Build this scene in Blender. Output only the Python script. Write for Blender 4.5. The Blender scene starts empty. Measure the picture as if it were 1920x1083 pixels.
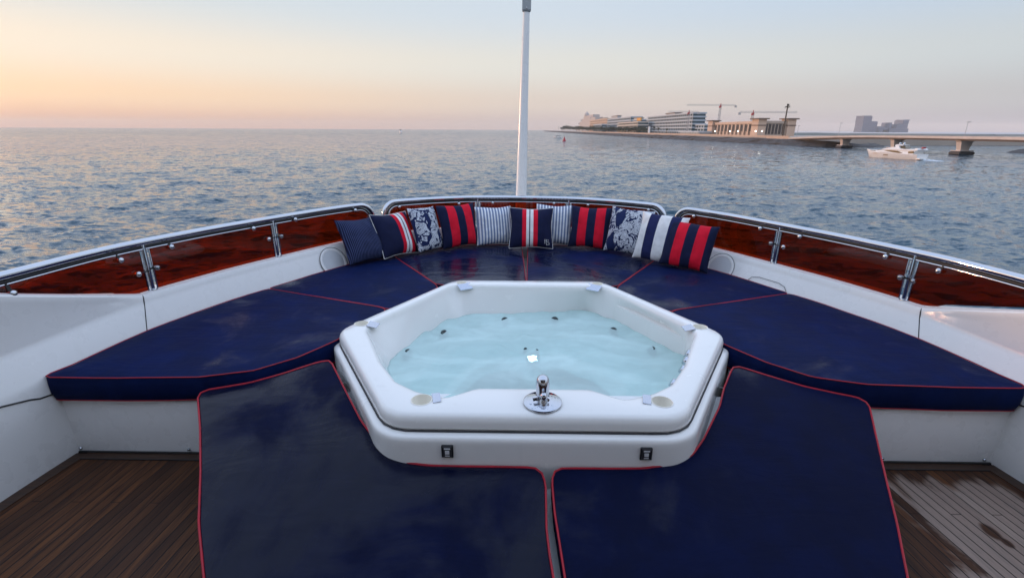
import bpy, bmesh, math, random
import numpy as np
from mathutils import Vector, Matrix
R = math.radians
rng = random.Random(7)
nrs = np.random.RandomState(11)
SC = bpy.context.scene
COL = SC.collection
SEA = -6.31

# ------------------------------------------------------------------ camera
F = 900.0; PITCH = R(18.35); YAW = R(0.7); ROLL = R(0.29)
CP = np.array([-0.075, 0.0, 1.69])
cf = np.array([-math.sin(YAW)*math.cos(PITCH), math.cos(YAW)*math.cos(PITCH), -math.sin(PITCH)])
r0 = np.array([math.cos(YAW), math.sin(YAW), 0.0]); u0 = np.cross(r0, cf)
cr = r0*math.cos(ROLL) + u0*math.sin(ROLL); cu = np.cross(cr, cf)
cam_d = bpy.data.cameras.new('camera'); cam = bpy.data.objects.new('camera', cam_d); COL.objects.link(cam)
cam_d.sensor_width = 36; cam_d.lens = 36*F/1920; cam_d.clip_start = .05; cam_d.clip_end = 40000
cam.matrix_world = Matrix(((cr[0], cu[0], -cf[0], CP[0]), (cr[1], cu[1], -cf[1], CP[1]), (cr[2], cu[2], -cf[2], CP[2]), (0, 0, 0, 1)))
SC.camera = cam

def ray(x, y): return cf + cr*(x-960)/F - cu*(y-541.5)/F
def at(x, y, z):                 # measured point of the photo on the level z
    d = ray(x, y); return CP + d*(z-CP[2])/d[2]
def aty(x, y, Y):                # measured point at the distance Y ahead
    d = ray(x, y); return CP + d*(Y-CP[1])/d[1]

# ------------------------------------------------------------------ node helpers
class NT:
    def __init__(s, name):
        s.m = bpy.data.materials.new(name); s.m.use_nodes = True
        s.t = s.m.node_tree; s.t.nodes.clear()
        s.out = s.t.nodes.new('ShaderNodeOutputMaterial')
    def n(s, typ, ins=None, out=0, **at_):
        nd = s.t.nodes.new('ShaderNode'+typ)
        for k, v in at_.items(): setattr(nd, k, v)
        for k, v in (ins or {}).items():
            sk = nd.inputs[k]
            if isinstance(v, bpy.types.NodeSocket): s.t.links.new(v, sk)
            elif isinstance(v, (tuple, list)) and len(v) == 3 and sk.type == 'RGBA': sk.default_value = (*v, 1)
            else: sk.default_value = v
        return nd.outputs[out] if out is not None else nd
    def m_(s, op, a, b=0.0, c=0.0, clamp=False):
        return s.n('Math', {0: a, 1: b, 2: c}, operation=op, use_clamp=clamp)
    def ss(s, v, a, b): return s.n('MapRange', {'Value': v, 'From Min': a, 'From Max': b}, interpolation_type='SMOOTHSTEP')
    def lin(s, v, a, b, c, d): return s.n('MapRange', {'Value': v, 'From Min': a, 'From Max': b, 'To Min': c, 'To Max': d})
    def mix(s, f, a, b): return s.n('Mix', {0: f, 6: a, 7: b}, out=2, data_type='RGBA')
    def noise(s, vec, scale, detail=4, rough=.55, out=0, dist=0.0):
        return s.n('TexNoise', {'Vector': vec, 'Scale': scale, 'Detail': detail, 'Roughness': rough, 'Distortion': dist}, out=out)
    def obj(s): return s.n('TexCoord', out=3)
    def map(s, vec, sc=(1, 1, 1), rot=(0, 0, 0), loc=(0, 0, 0)): return s.n('Mapping', {'Vector': vec, 'Scale': sc, 'Rotation': rot, 'Location': loc})
    def xyz(s, vec): return s.n('SeparateXYZ', {0: vec}, out=None).outputs
    def bump(s, h, strength=.3, dist=.01, normal=None):
        i = {'Height': h, 'Strength': strength, 'Distance': dist}
        if normal is not None: i['Normal'] = normal
        return s.n('Bump', i)
    def pbsdf(s, **k):
        names = dict(base='Base Color', rough='Roughness', metal='Metallic', normal='Normal', coat='Coat Weight', coatr='Coat Roughness',
                     spec='Specular IOR Level', ior='IOR', trans='Transmission Weight', sheen='Sheen Weight', alpha='Alpha', emis='Emission Color', emstr='Emission Strength')
        return s.n('BsdfPrincipled', {names[a]: v for a, v in k.items()})
    def done(s, surf=None, vol=None):
        if surf is not None: s.t.links.new(surf, s.out.inputs[0])
        if vol is not None: s.t.links.new(vol, s.out.inputs[1])
        return s.m

def plain(name, col, rough=.5, metal=0., var=.12, scale=3., bump=0., coat=0., spec=.5):
    t = NT(name); o = t.obj(); nz = t.noise(o, scale, 5)
    k = t.lin(nz, .3, .7, 1-var, 1+var)
    c = t.n('VectorMath', {0: col, 1: (1, 1, 1)}, operation='MULTIPLY', out=None)
    sc = t.n('VectorMath', {0: col, 3: k}, operation='SCALE')
    rr = t.lin(nz, .3, .7, max(rough*.85, .02), min(rough*1.15, 1))
    i = dict(base=sc, rough=rr, metal=metal, coat=coat, spec=spec)
    if bump: i['normal'] = t.bump(t.noise(o, scale*8, 3), bump, .004)
    return t.done(t.pbsdf(**i))

M = {}
def gelcoat(name, col, rough=.28):
    t = NT(name); o = t.obj()
    big = t.noise(o, 1.3, 4); streak = t.noise(t.map(o, (14, 14, .8)), 1.0, 3)
    f = t.m_('MULTIPLY', t.ss(big, .45, .75), .10); g = t.m_('MULTIPLY', t.ss(streak, .58, .8), .10)
    c = t.mix(f, col, (col[0]*.72, col[1]*.73, col[2]*.74)); c = t.mix(g, c, (.42, .40, .36))
    rr = t.lin(t.noise(o, 9, 3), .3, .7, rough-.06, rough+.1)
    return t.done(t.pbsdf(base=c, rough=rr, coat=.35, coatr=.12, normal=t.bump(t.noise(o, 5, 2), .06, .01)))
M['white'] = gelcoat('gelcoat', (.74, .74, .73))
M['tub'] = gelcoat('acrylic', (.80, .79, .76), .18)
M['chrome'] = plain('chrome', (.52, .54, .58), .07, 1., .03, 6)
M['steel'] = plain('brushed_steel', (.55, .57, .60), .22, 1., .05, 20)
M['dark'] = plain('black_rubber', (.012, .012, .014), .5)
M['piping_red'] = plain('red_piping', (.34, .004, .017), .6, var=.2, scale=30)
M['piping_white'] = plain('white_piping', (.62, .62, .62), .7, var=.2, scale=30)

def glass_tint():
    t = NT('tinted_acrylic')
    tr = t.n('BsdfTransparent', {'Color': (.49, .128, .047)})
    gl = t.n('BsdfGlossy', {'Color': (1, 1, 1), 'Roughness': .015})
    fr = t.m_('MULTIPLY', t.n('Fresnel', {'IOR': 1.42}), t.m_('SUBTRACT', 1., t.n('NewGeometry', out=6)))
    return t.done(t.n('MixShader', {0: fr, 1: tr, 2: gl}))
M['glass'] = glass_tint()

def navy_vinyl(name, seed, wet_amount, tint=(.0019, .0082, .050), fold=.22):
    t = NT(name); o = t.n('NewGeometry', out=0); mo = t.map(o, loc=(seed*3.1, seed*1.7, 0))
    big = t.noise(mo, 1.5, 6, .6, dist=.6); mid = t.noise(mo, 5.5, 5, .6)
    wet = t.ss(t.m_('ADD', big, t.m_('MULTIPLY', t.m_('SUBTRACT', mid, .5), .22)), .56-wet_amount, .78-wet_amount)
    weave = t.noise(mo, 900, 1)
    col = t.mix(t.ss(mid, .35, .7), (tint[0]*.8, tint[1]*.8, tint[2]*.82), (tint[0]*1.2, tint[1]*1.2, tint[2]*1.2))
    col = t.mix(t.m_('MULTIPLY', wet, .6), col, (.003, .004, .011))
    salt = t.m_('MULTIPLY', t.ss(t.noise(t.map(mo, (1, 1, 1)), 17, 8, .72), .66, .78), .05)
    salt = t.m_('MULTIPLY', salt, t.ss(big, .42, .62))
    col = t.mix(salt, col, (.30, .31, .36))
    rough = t.lin(wet, 0, 1, .66, .17)
    rough = t.m_('ADD', rough, t.m_('MULTIPLY', t.m_('SUBTRACT', mid, .5), .16))
    wr1 = t.noise(t.map(mo, (1, 3.2, 1), (0, 0, .5+seed)), 2.2, 5, .55, dist=1.4)
    wr2 = t.noise(t.map(mo, (4.2, 1, 1), (0, 0, seed*1.3)), 1.8, 3, .5, dist=.8)
    h = t.m_('ADD', t.m_('MULTIPLY', wr1, 1.0), t.m_('MULTIPLY', wr2, .7))
    nb = t.bump(h, fold, .036); nb = t.bump(weave, .10, .0012, nb)
    return t.done(t.pbsdf(base=col, rough=rough, normal=nb, spec=t.lin(wet, 0, 1, .07, .16)))
for i, w in enumerate((.02, .07, .21, .19, .03, .0, .16, -.02)): M['pad%d' % i] = navy_vinyl('navy_vinyl', i+1, w, *(((.0014, .0040, .026), .13) if i > 5 else ()))  # front pads tinted darker: shade of the superstructure put into their colour

def teak():
    t = NT('teak'); o = t.n('NewGeometry', out=0); x, y, z = t.xyz(o)
    ax = t.m_('ABSOLUTE', x); u = t.m_('ADD', ax, t.m_('MULTIPLY', y, .075))
    q = t.m_('DIVIDE', u, .0475); idx = t.m_('FLOOR', q); fr = t.m_('FRACT', q)
    side = t.m_('GREATER_THAN', x, 0.)
    seamd = t.m_('MINIMUM', fr, t.m_('SUBTRACT', 1., fr))
    seam = t.m_('SUBTRACT', 1., t.ss(seamd, .035, .065))
    par = t.m_('FLOORED_MODULO', idx, 4.)
    jy = t.m_('ADD', 1.90, t.m_('MULTIPLY', t.m_('SUBTRACT', par, 0.), -.62))
    jd = t.m_('ABSOLUTE', t.m_('SUBTRACT', t.m_('FLOORED_MODULO', t.m_('SUBTRACT', t.m_('ADD', y, 10.), jy), 2.48), 0.))
    joint = t.m_('SUBTRACT', 1., t.ss(jd, .002, .004))
    seam = t.m_('MAXIMUM', seam, joint)
    tone = t.n('TexWhiteNoise', {'Vector': t.n('CombineXYZ', {0: idx, 1: side, 2: 3.0})}, out=0, noise_dimensions='3D')
    grain = t.noise(t.map(o, (60, 3.5, 1)), 1.0, 5, .6); fine = t.noise(t.map(o, (260, 22, 1)), 1.0, 2)
    wetc = t.mix(tone, (.054, .023, .011), (.135, .052, .019)); wetc = t.mix(t.ss(grain, .3, .75), wetc, (.030, .014, .010))
    dryc = t.mix(tone, (.25, .180, .145), (.31, .235, .190)); dryc = t.mix(t.m_('MULTIPLY', t.ss(grain, .4, .8), .5), dryc, (.13, .11, .10))
    dryc = t.mix(t.m_('MULTIPLY', t.ss(fine, .5, .7), .3), dryc, (.10, .085, .08))
    # puddles: everything to port and a ragged apron beside the pad and the bench are wet, the rest has dried
    ns = t.noise(t.map(o, (4.2, 2.0, 1)), 1.0, 5, .6, dist=.5); ns2 = t.noise(t.map(o, (22, 5.0, 1)), 1.0, 3)
    pl = t.n('TexWhiteNoise', {'Vector': t.n('CombineXYZ', {0: idx, 1: 7.0, 2: 1.0})}, out=0, noise_dimensions='3D')
    wob = t.m_('ADD', t.m_('MULTIPLY', t.m_('SUBTRACT', ns, .5), .62), t.m_('ADD', t.m_('MULTIPLY', t.m_('SUBTRACT', ns2, .5), .16), t.m_('MULTIPLY', t.m_('SUBTRACT', pl, .5), .10)))
    edge = t.m_('SUBTRACT', x, t.m_('ADD', 1.80, t.m_('MULTIPLY', t.m_('SUBTRACT', 1.9, y), -.16)))
    edge = t.m_('ADD', edge, wob)
    byw = t.m_('ADD', t.m_('SUBTRACT', 2.05, y), t.m_('MULTIPLY', wob, .7))
    bysd = t.m_('ADD', t.m_('SUBTRACT', 2.37, x), t.m_('MULTIPLY', wob, .25))
    dry = t.m_('MULTIPLY', t.ss(edge, -.035, .055), t.m_('MULTIPLY', t.ss(byw, -.035, .055), t.ss(bysd, -.02, .03)))
    for (bx, by_, rx, ry) in ((2.045, 1.72, .030, .05), (2.06, 1.66, .02, .03)):
        dx = t.m_('DIVIDE', t.m_('SUBTRACT', x, bx), rx); dy = t.m_('DIVIDE', t.m_('SUBTRACT', y, by_), ry)
        dd = t.m_('ADD', t.m_('MULTIPLY', dx, dx), t.m_('MULTIPLY', dy, dy))
        dry = t.m_('MULTIPLY', dry, t.ss(t.m_('ADD', dd, t.m_('MULTIPLY', wob, 3.0)), .5, 1.5))
    col = t.mix(dry, wetc, dryc); col = t.mix(seam, col, (.006, .006, .007))
    rough = t.lin(dry, 0, 1, .52, .85); rough = t.m_('ADD', rough, t.m_('MULTIPLY', t.m_('SUBTRACT', ns, .5), .3))
    nb = t.bump(t.m_('MULTIPLY', seam, -1.), .5, .002); nb = t.bump(grain, .15, .002, nb)
    return t.done(t.pbsdf(base=col, rough=rough, normal=nb, spec=.15))
M['teak'] = teak()
def teak_board():
    t = NT('teak_board'); o = t.n('NewGeometry', out=0); x, y, z = t.xyz(o)
    grain = t.noise(t.map(o, (5, 60, 1)), 1.0, 5, .6)
    c = t.mix(t.ss(grain, .3, .7), (.058, .026, .013), (.030, .015, .010))
    return t.done(t.pbsdf(base=c, rough=.45, normal=t.bump(grain, .15, .002), spec=.4))
M['teak_board'] = teak_board()

def sea_mat():
    t = NT('sea_water'); g = t.n('NewGeometry', out=None); o = g.outputs[0]; N0 = g.outputs[1]; x, y, z = t.xyz(o)
    fl = t.n('CombineXYZ', {0: x, 1: y, 2: 0.0})
    dist = t.n('VectorMath', {0: fl}, operation='LENGTH', out=1)
    near = t.m_('SUBTRACT', 1., t.ss(dist, 25, 220)); far = t.ss(dist, 50, 320); vfar = t.ss(dist, 200, 900)
    gust = t.noise(t.map(fl, (.006, .020, 1), (0, 0, .15)), 1.0, 5, .6)
    def slope(sc, rot, det, k):
        c = t.noise(t.map(fl, sc, (0, 0, rot)), 1.0, det, .6, out=1, dist=.25)
        c = t.n('VectorMath', {0: c, 1: (.5, .5, .5)}, operation='SUBTRACT')
        return t.n('VectorMath', {0: c, 3: k}, operation='SCALE')
    amp = t.lin(gust, .3, .7, .70, 1.35)
    tot = slope((1.1, 2.1, 1), .2, 5, t.m_('MULTIPLY', t.lin(near, 0, 1, 1.7, 1.75), amp))
    tot = t.n('VectorMath', {0: tot, 1: slope((.30, .62, 1), -.15, 4, t.m_('MULTIPLY', t.lin(far, 0, 1, .65, 1.8), amp))}, operation='ADD')
    tot = t.n('VectorMath', {0: tot, 1: slope((.06, .15, 1), .1, 4, t.m_('MULTIPLY', t.lin(vfar, 0, 1, .25, 1.8), amp))}, operation='ADD')
    tot = t.n('VectorMath', {0: tot, 1: (1, 1, 0)}, operation='MULTIPLY')
    nb = t.n('VectorMath', {0: t.n('VectorMath', {0: N0, 1: tot}, operation='ADD')}, operation='NORMALIZE')
    rough = t.lin(dist, 20, 900, .05, .14)
    deep = t.mix(t.ss(gust, .3, .7), (.006, .042, .072), (.009, .054, .088))
    return t.done(t.pbsdf(base=deep, rough=rough, ior=1.33, normal=nb, spec=.5))
M['sea'] = sea_mat()

def tubwater():
    t = NT('tub_water'); o = t.n('NewGeometry', out=0)
    tr = t.n('BsdfTransparent', {'Color': (.74, .93, .92)}); gl = t.n('BsdfGlossy', {'Roughness': .06})
    h = t.m_('ADD', t.noise(o, 6, 3, .5, dist=.6), t.m_('MULTIPLY', t.noise(o, 26, 2), .15))
    nb = t.bump(h, .12, .02)
    t.t.links.new(nb, gl.node.inputs['Normal'])
    fr = t.m_('MULTIPLY', t.n('Fresnel', {'IOR': 1.25, 'Normal': nb}), t.m_('SUBTRACT', 1., t.n('NewGeometry', out=6)))
    foamy = t.n('BsdfDiffuse', {'Color': (.68, .87, .85)})
    swirl = t.noise(t.map(o, (1, 2.2, 1), (0, 0, .4)), 1.7, 6, .55, dist=1.0)
    fm = t.lin(t.ss(swirl, .38, .70), 0, 1, .54, .68)
    body = t.n('MixShader', {0: fm, 1: tr, 2: foamy})
    return t.done(t.n('MixShader', {0: t.m_('MULTIPLY', fr, .45), 1: body, 2: gl}))
M['tubwater'] = tubwater()

# ------------------------------------------------------------------ mesh helpers
class MB:
    def __init__(s): s.v = []; s.f = []; s.mi = []; s.cur = 0
    def add(s, vs, fs):
        o = len(s.v); s.v += [tuple(map(float, v)) for v in vs]
        for f in fs: s.f.append([i+o for i in f]); s.mi.append(s.cur)
        return s
    def box(s, c, size, rz=0., bev=0.0):
        x, y, z = [k/2 for k in size]; ca, sa = math.cos(rz), math.sin(rz)
        if bev <= 0:
            P = [(a*x, b*y, d*z) for d in (-1, 1) for a, b in ((-1, -1), (1, -1), (1, 1), (-1, 1))]
            fs = [(3, 2, 1, 0), (4, 5, 6, 7), (0, 1, 5, 4), (1, 2, 6, 5), (2, 3, 7, 6), (3, 0, 4, 7)]
        else:
            P = []; fs = []
            for (d, i) in ((-z, bev), (-z+bev, 0), (z-bev, 0), (z, bev)):
                P += [(a*(x-i)-(0), b*(y-i), d) for a, b in ((-1, -1), (1, -1), (1, 1), (-1, 1))]
            for k in range(3):
                for j in range(4): fs.append((k*4+j, k*4+(j+1) % 4, (k+1)*4+(j+1) % 4, (k+1)*4+j))
            fs += [(3, 2, 1, 0), (12, 13, 14, 15)]
        return s.add([(c[0]+p[0]*ca-p[1]*sa, c[1]+p[0]*sa+p[1]*ca, c[2]+p[2]) for p in P], fs)
    def beam(s, a, b, w, h=None):
        a = Vector(a); b = Vector(b); d = (b-a).normalized(); h = h or w
        up = Vector((0, 0, 1)) if abs(d.z) < .95 else Vector((1, 0, 0)); sd = d.cross(up).normalized(); up = sd.cross(d)
        P = [p+sd*i*w/2+up*j*h/2 for p in (a, b) for i, j in ((-1, -1), (1, -1), (1, 1), (-1, 1))]
        return s.add(P, [(0, 1, 2, 3), (7, 6, 5, 4), (0, 4, 5, 1), (1, 5, 6, 2), (2, 6, 7, 3), (3, 7, 4, 0)])
    def tube(s, path, r, seg=10, closed=False, flat=1.0):
        P = [Vector(p) for p in path]; n = len(P); rs = r if hasattr(r, '__len__') else [r]*n
        vs = []; prev = None
        for i in range(n):
            d = (P[(i+1) % n]-P[i-1]) if closed else (P[min(i+1, n-1)]-P[max(i-1, 0)])
            d.normalize()
            if prev is None:
                up = Vector((0, 0, 1)) if abs(d.z) < .9 else Vector((0, 1, 0)); a = d.cross(up).normalized()
            else: a = (prev-d*prev.dot(d)).normalized()
            prev = a; b = a.cross(d)
            for k in range(seg):
                t = 2*math.pi*k/seg; vs.append(P[i]+(a*math.cos(t)*flat+b*math.sin(t))*rs[i])
        fs = []
        for i in range(n if closed else n-1):
            for k in range(seg):
                j = (i+1) % n; fs.append((i*seg+k, j*seg+k, j*seg+(k+1) % seg, i*seg+(k+1) % seg))
        if not closed: fs += [tuple(range(seg)), tuple(range((n-1)*seg+seg-1, (n-1)*seg-1, -1))]
        return s.add(vs, fs)
    def lathe(s, prof, c=(0, 0, 0), axis=(0, 0, 1), seg=20, cap=True):
        ax = Vector(axis).normalized(); up = Vector((0, 0, 1)) if abs(ax.z) < .9 else Vector((1, 0, 0))
        a = ax.cross(up).normalized(); b = ax.cross(a); c = Vector(c); vs = []
        for r, h in prof:
            for k in range(seg):
                t = 2*math.pi*k/seg; vs.append(c+ax*h+(a*math.cos(t)+b*math.sin(t))*r)
        fs = []
        for i in range(len(prof)-1):
            for k in range(seg): fs.append((i*seg+k, i*seg+(k+1) % seg, (i+1)*seg+(k+1) % seg, (i+1)*seg+k))
        if cap: fs += [tuple(range(seg-1, -1, -1)), tuple(range((len(prof)-1)*seg, len(prof)*seg))]
        return s.add(vs, fs)
    def ball(s, c, r, sc=(1, 1, 1), seg=14):
        n = seg//2; pr = [(max(math.sin(math.pi*i/n), 1e-3)*r, -math.cos(math.pi*i/n)*r) for i in range(n+1)]
        t = MB().lathe(pr, seg=seg); return s.add([(c[0]+v[0]*sc[0], c[1]+v[1]*sc[1], c[2]+v[2]*sc[2]) for v in t.v], t.f)
    def loft(s, rows, closed=False):
        m = len(rows[0]); vs = [p for r in rows for p in r]; fs = []
        for i in range(len(rows)-1):
            for k in range(m if closed else m-1):
                fs.append((i*m+k, i*m+(k+1) % m, (i+1)*m+(k+1) % m, (i+1)*m+k))
        return s.add(vs, fs)
    def prism(s, poly, z0, z1):
        n = len(poly); vs = [(p[0], p[1], z0) for p in poly]+[(p[0], p[1], z1) for p in poly]
        fs = [(i, (i+1) % n, n+(i+1) % n, n+i) for i in range(n)]+[tuple(range(n-1, -1, -1)), tuple(range(n, 2*n))]
        return s.add(vs, fs)
    def build(s, name, mat, parent=None, smooth=True, origin=None, angle=40, fix=True):
        me = bpy.data.meshes.new(name); V = np.array(s.v, float)
        off = np.array(origin if origin is not None else ((0, 0, 0) if parent is None else parent['_o'].to_list() if '_o' in parent else (0, 0, 0)), float)
        V = V-off
        me.from_pydata(V.tolist(), [], s.f)
        mats = mat if isinstance(mat, (list, tuple)) else [mat]
        for m in mats: me.materials.append(m)
        if len(mats) > 1: me.polygons.foreach_set('material_index', s.mi)
        if fix:
            bm = bmesh.new(); bm.from_mesh(me); bmesh.ops.recalc_face_normals(bm, faces=bm.faces); bm.to_mesh(me); bm.free()
        if smooth:
            me.shade_smooth()
            if angle < 180: me.set_sharp_from_angle(angle=R(angle))
        o = bpy.data.objects.new(name, me); COL.objects.link(o)
        if parent is not None:
            o.parent = parent
            po = np.array(parent['_o'].to_list()) if '_o' in parent else np.zeros(3)
            o['_o'] = off.tolist()
            if origin is not None: o.location = (off-po).tolist()
        elif origin is not None: o.location = off.tolist()
        return o

def tag(o, label=None, cat=None, group=None, kind=None):
    if label: o['label'] = label
    if cat: o['category'] = cat
    if group: o['group'] = group
    if kind: o['kind'] = kind
    return o
def thing(name, label, cat, loc=(0, 0, 0), group=None):
    o = bpy.data.objects.new(name, None); COL.objects.link(o); o.empty_display_size = .2
    o.location = tuple(map(float, loc)); o['_o'] = list(map(float, loc)); return tag(o, label, cat, group)
def copy_tree(o, parent=None):
    c = o.copy(); COL.objects.link(c); c.parent = parent
    for ch in [q for q in bpy.data.objects if q.parent == o]: copy_tree(ch, c)
    return c

# ------------------------------------------------------------------ boat outline (inner edge of the bulwark)
ctrl = [(2.66, -1.6), (2.64, -.6), (2.61, .4), (2.565, 1.2), (2.52, 1.8), (2.475, 2.2), (2.405, 2.75), (2.25, 3.2), (2.06, 3.62), (1.66, 4.35), (1.30, 4.77), (.95, 5.02), (.60, 5.16), (.3, 5.205), (0, 5.215)]
ctrl = np.array(ctrl + [(-a, b) for a, b in ctrl[::-1][1:]])
def catmull(P, per=24):
    P = np.vstack([2*P[0]-P[1], P, 2*P[-1]-P[-2]]); out = []
    for i in range(1, len(P)-2):
        for t in np.linspace(0, 1, per, endpoint=False):
            a, b, c, d = P[i-1:i+3]
            out.append(.5*((2*b)+(-a+c)*t+(2*a-5*b+4*c-d)*t*t+(-a+3*b-3*c+d)*t**3))
    out.append(P[-2]); return np.array(out)
def resample(P, n):
    L = np.concatenate([[0], np.cumsum(np.linalg.norm(np.diff(P, axis=0), axis=1))]); s = np.linspace(0, L[-1], n)
    return np.stack([np.interp(s, L, P[:, k]) for k in range(P.shape[1])], 1)
OUT = resample(catmull(ctrl), 421)
tg = np.gradient(OUT, axis=0); tg /= np.linalg.norm(tg, axis=1)[:, None]
ON = np.stack([tg[:, 1], -tg[:, 0]], 1)
if ON[0, 0] < 0: ON = -ON
NO = len(OUT)
def op(i, off, z):                       # point at outline index i (float), offset outwards, height
    i = min(max(i, 0), NO-1.001); k = int(i); f = i-k
    p = OUT[k]*(1-f)+OUT[k+1]*f; n = ON[k]*(1-f)+ON[k+1]*f
    return np.array([p[0]+n[0]*off, p[1]+n[1]*off, z])
def oi(x, y, off=.13):                   # outline index nearest to a plan point
    Q = OUT+ON*off; d = (Q[:, 0]-x)**2+(Q[:, 1]-y)**2; return float(np.argmin(d))
def heel(x): return -.008*x
def zc(y): return .66 if y > 2.85 else min(.66+(2.85-y)*.355, .945)

# ------------------------------------------------------------------ deck
mb = MB(); n = 24
for j in range(n):
    pass
deckpts = [OUT[i]-ON[i]*0+ON[i]*.03 for i in range(0, NO, 6)]
deck = MB().prism([tuple(p) for p in deckpts], -.06, 0.0).build('deck', M['teak'], smooth=False)
tag(deck, kind='structure')
for sgn in (1, -1):
    idx = [i for i in range(NO) if OUT[i][1] < 2.185 and OUT[i][0]*sgn > 0]
    rows = [[(*(OUT[i]-ON[i]*.068), .001), (*(OUT[i]-ON[i]*.068), .004), (*(OUT[i]+ON[i]*.005), .004)] for i in idx]
    MB().loft(rows).build('margin_board', M['teak_board'], deck, smooth=False)
for sgn in (1, -1):
    MB().box((sgn*2.0125, 2.158, .0025), (.805, .052, .005)).build('margin_board', M['teak_board'], deck, smooth=False)
    MB().box((sgn*2.0125, 2.1285, .003), (.805, .006, .0045)).build('caulking', M['dark'], deck, smooth=False)

# ------------------------------------------------------------------ bulwark
def bsec(i):
    p = op(i, 0, 0); y = p[1]; z = zc(y); h = heel(p[0])
    fold = min(.605, z-.055)+h
    S = [(-.003, -.05), (-.003, .30), (0., .44), (.012, .478), (.072, fold-.012), (.080, fold+.004)]
    if z > .70: S += [(.083, fold+.02), (.088, (fold+z+h)/2), (.090, z+h-.052), (.089, z+h-.040)]
    else:
        S += [(.0815, fold+.010), (.085, fold+.02), (.087, z+h-.030), (.089, z+h-.025)]
    S += [(.092, z+h-.018), (.099, z+h-.008), (.110, z+h-.003), (.13, z+h), (.235, z+h-.004), (.255, z+h-.02), (.262, z+h-.05), (.27, -.02), (.30, -.5)]
    return [op(i, a, b) for a, b in S]
bul = MB().loft([bsec(i) for i in range(NO)]).build('bulwark', M['white'], angle=28)
tag(bul, 'white moulded bulwark curving round the bow behind the navy seat pads', 'bulwark')
def on_bul(i, pairs, r, name, mat=M['dark'], par=bul, closed=False):
    return MB().tube([op(i+d, a, b) for d, a, b in pairs], r, 6, closed).build(name, mat, par)
for sgn in (1, -1):
    i = oi(2.412*sgn, 2.76, .02); h = heel(2.4*sgn)
    f_ = .10/float(np.linalg.norm(OUT[200]-OUT[201]))*(1 if OUT[int(i)+2][1] > OUT[int(i)][1] else -1)
    on_bul(i, [(0, .004, .455), (f_*.15, .0125, .478), (f_*.8, .073, .593+h), (f_*.92, .0840, .63+h), (f_*.95, .0888, .6415+h), (f_, .1, .653+h), (f_*1.05, .13, .661+h)], .0032, 'joint_gasket')
    js = [oi(2.52*sgn, 1.0, 0), oi(2.52*sgn, 1.5, 0), oi(2.50*sgn, 1.93, 0), oi(2.483*sgn, 2.06, 0), oi(2.478*sgn, 2.10, 0), oi(2.47*sgn, 2.16, 0)]
    MB().tube([op(a, -.003+.002, b) for a, b in zip(js, (.49, .47, .438, .405, .388, .375))], .0045, 6).build('seam_gasket', M['dark'], bul)
    # round hatch let into the sloping back
    ic = oi(1.765*sgn, 4.24, .035); P0 = op(ic, .030, .515+heel(1.75*sgn)); T = op(ic+3, .03, 0)-op(ic-3, .03, 0); T /= np.linalg.norm(T)
    Nn = np.array([ON[int(ic)][0], ON[int(ic)][1], 0]); U = Nn*.062+np.array([0, 0, .125]); U /= np.linalg.norm(U); W = np.cross(T, U); W = W if W@Nn < 0 else -W
    def ringp(r, lift, n=48):
        res = []
        for k in range(n):
            a = 2*math.pi*k/n; c = math.cos(a)*r; s = math.sin(a)*r
            bow = (c*c)*.16
            res.append(P0+T*c+U*s+W*(lift+.004)+Nn*(-bow))
        return res
    hm = MB().loft([ringp(.135, .0), ringp(.135, .002), ringp(.13, .004), ringp(.112, .004), ringp(.108, .001)], True)
    ho = hm.build('round_hatch', M['white'], bul)
    MB().tube(ringp(.139, .003), .0022, 6, True).build('hatch_gasket', M['dark'], ho)
    rr = ringp(.109, .0015); cc = sum(rr)/len(rr)
    MB().add(rr+[cc], [(k, (k+1) % 48, 48) for k in range(48)]).build('hatch_plate', plain('grey_plate', (.50, .52, .54), .4), ho)
i0 = oi(1.925, 3.95, .04); i1 = oi(2.075, 3.66, .04); h = heel(2.)
dd = 1 if i1 > i0 else -1
zt = .540+h
on_bul(0, [(i0, .011, .482), (i0+dd*.6, .020, zt-.012), (i0+dd*2.2, .029, zt)] + [(i0+(i1-i0)*k/8, .029, zt) for k in range(2, 7)] + [(i1-dd*2.2, .029, zt), (i1-dd*.6, .018, zt-.016), (i1, .010, .480)], .002, 'locker_outline')

# hull and foredeck outside
fore = [op(i, .265, -.12) for i in range(0, NO, 4)]
def gun(i):
    p = op(i, .27, 0); k = max(0., (p[1]-4.3)/.95); return np.array([p[0]*(1-.12*k*k), p[1]+k**2*2.6, -.12])
rows = [[fore_p, gun(i)*[1.002, 1.002, 1], gun(i)*[1.003, 1.003, 1]+[0, 0, .02], gun(i)*[1.012, 1.004, 1]+[0, 0, .02], gun(i)*[1.0, 1, 1]+[0, -.1, -1.5], (gun(i)*[.86, .97, 1]+[0, -.6, -4.2]), (gun(i)*[.6, .9, 1]+[0, -1., -6.8])] for i, fore_p in zip(range(0, NO, 4), fore)]
hull = MB().loft(rows).build('hull', M['white'], angle=30)
tag(hull, 'white yacht hull and foredeck below the bow rail', 'hull')

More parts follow.
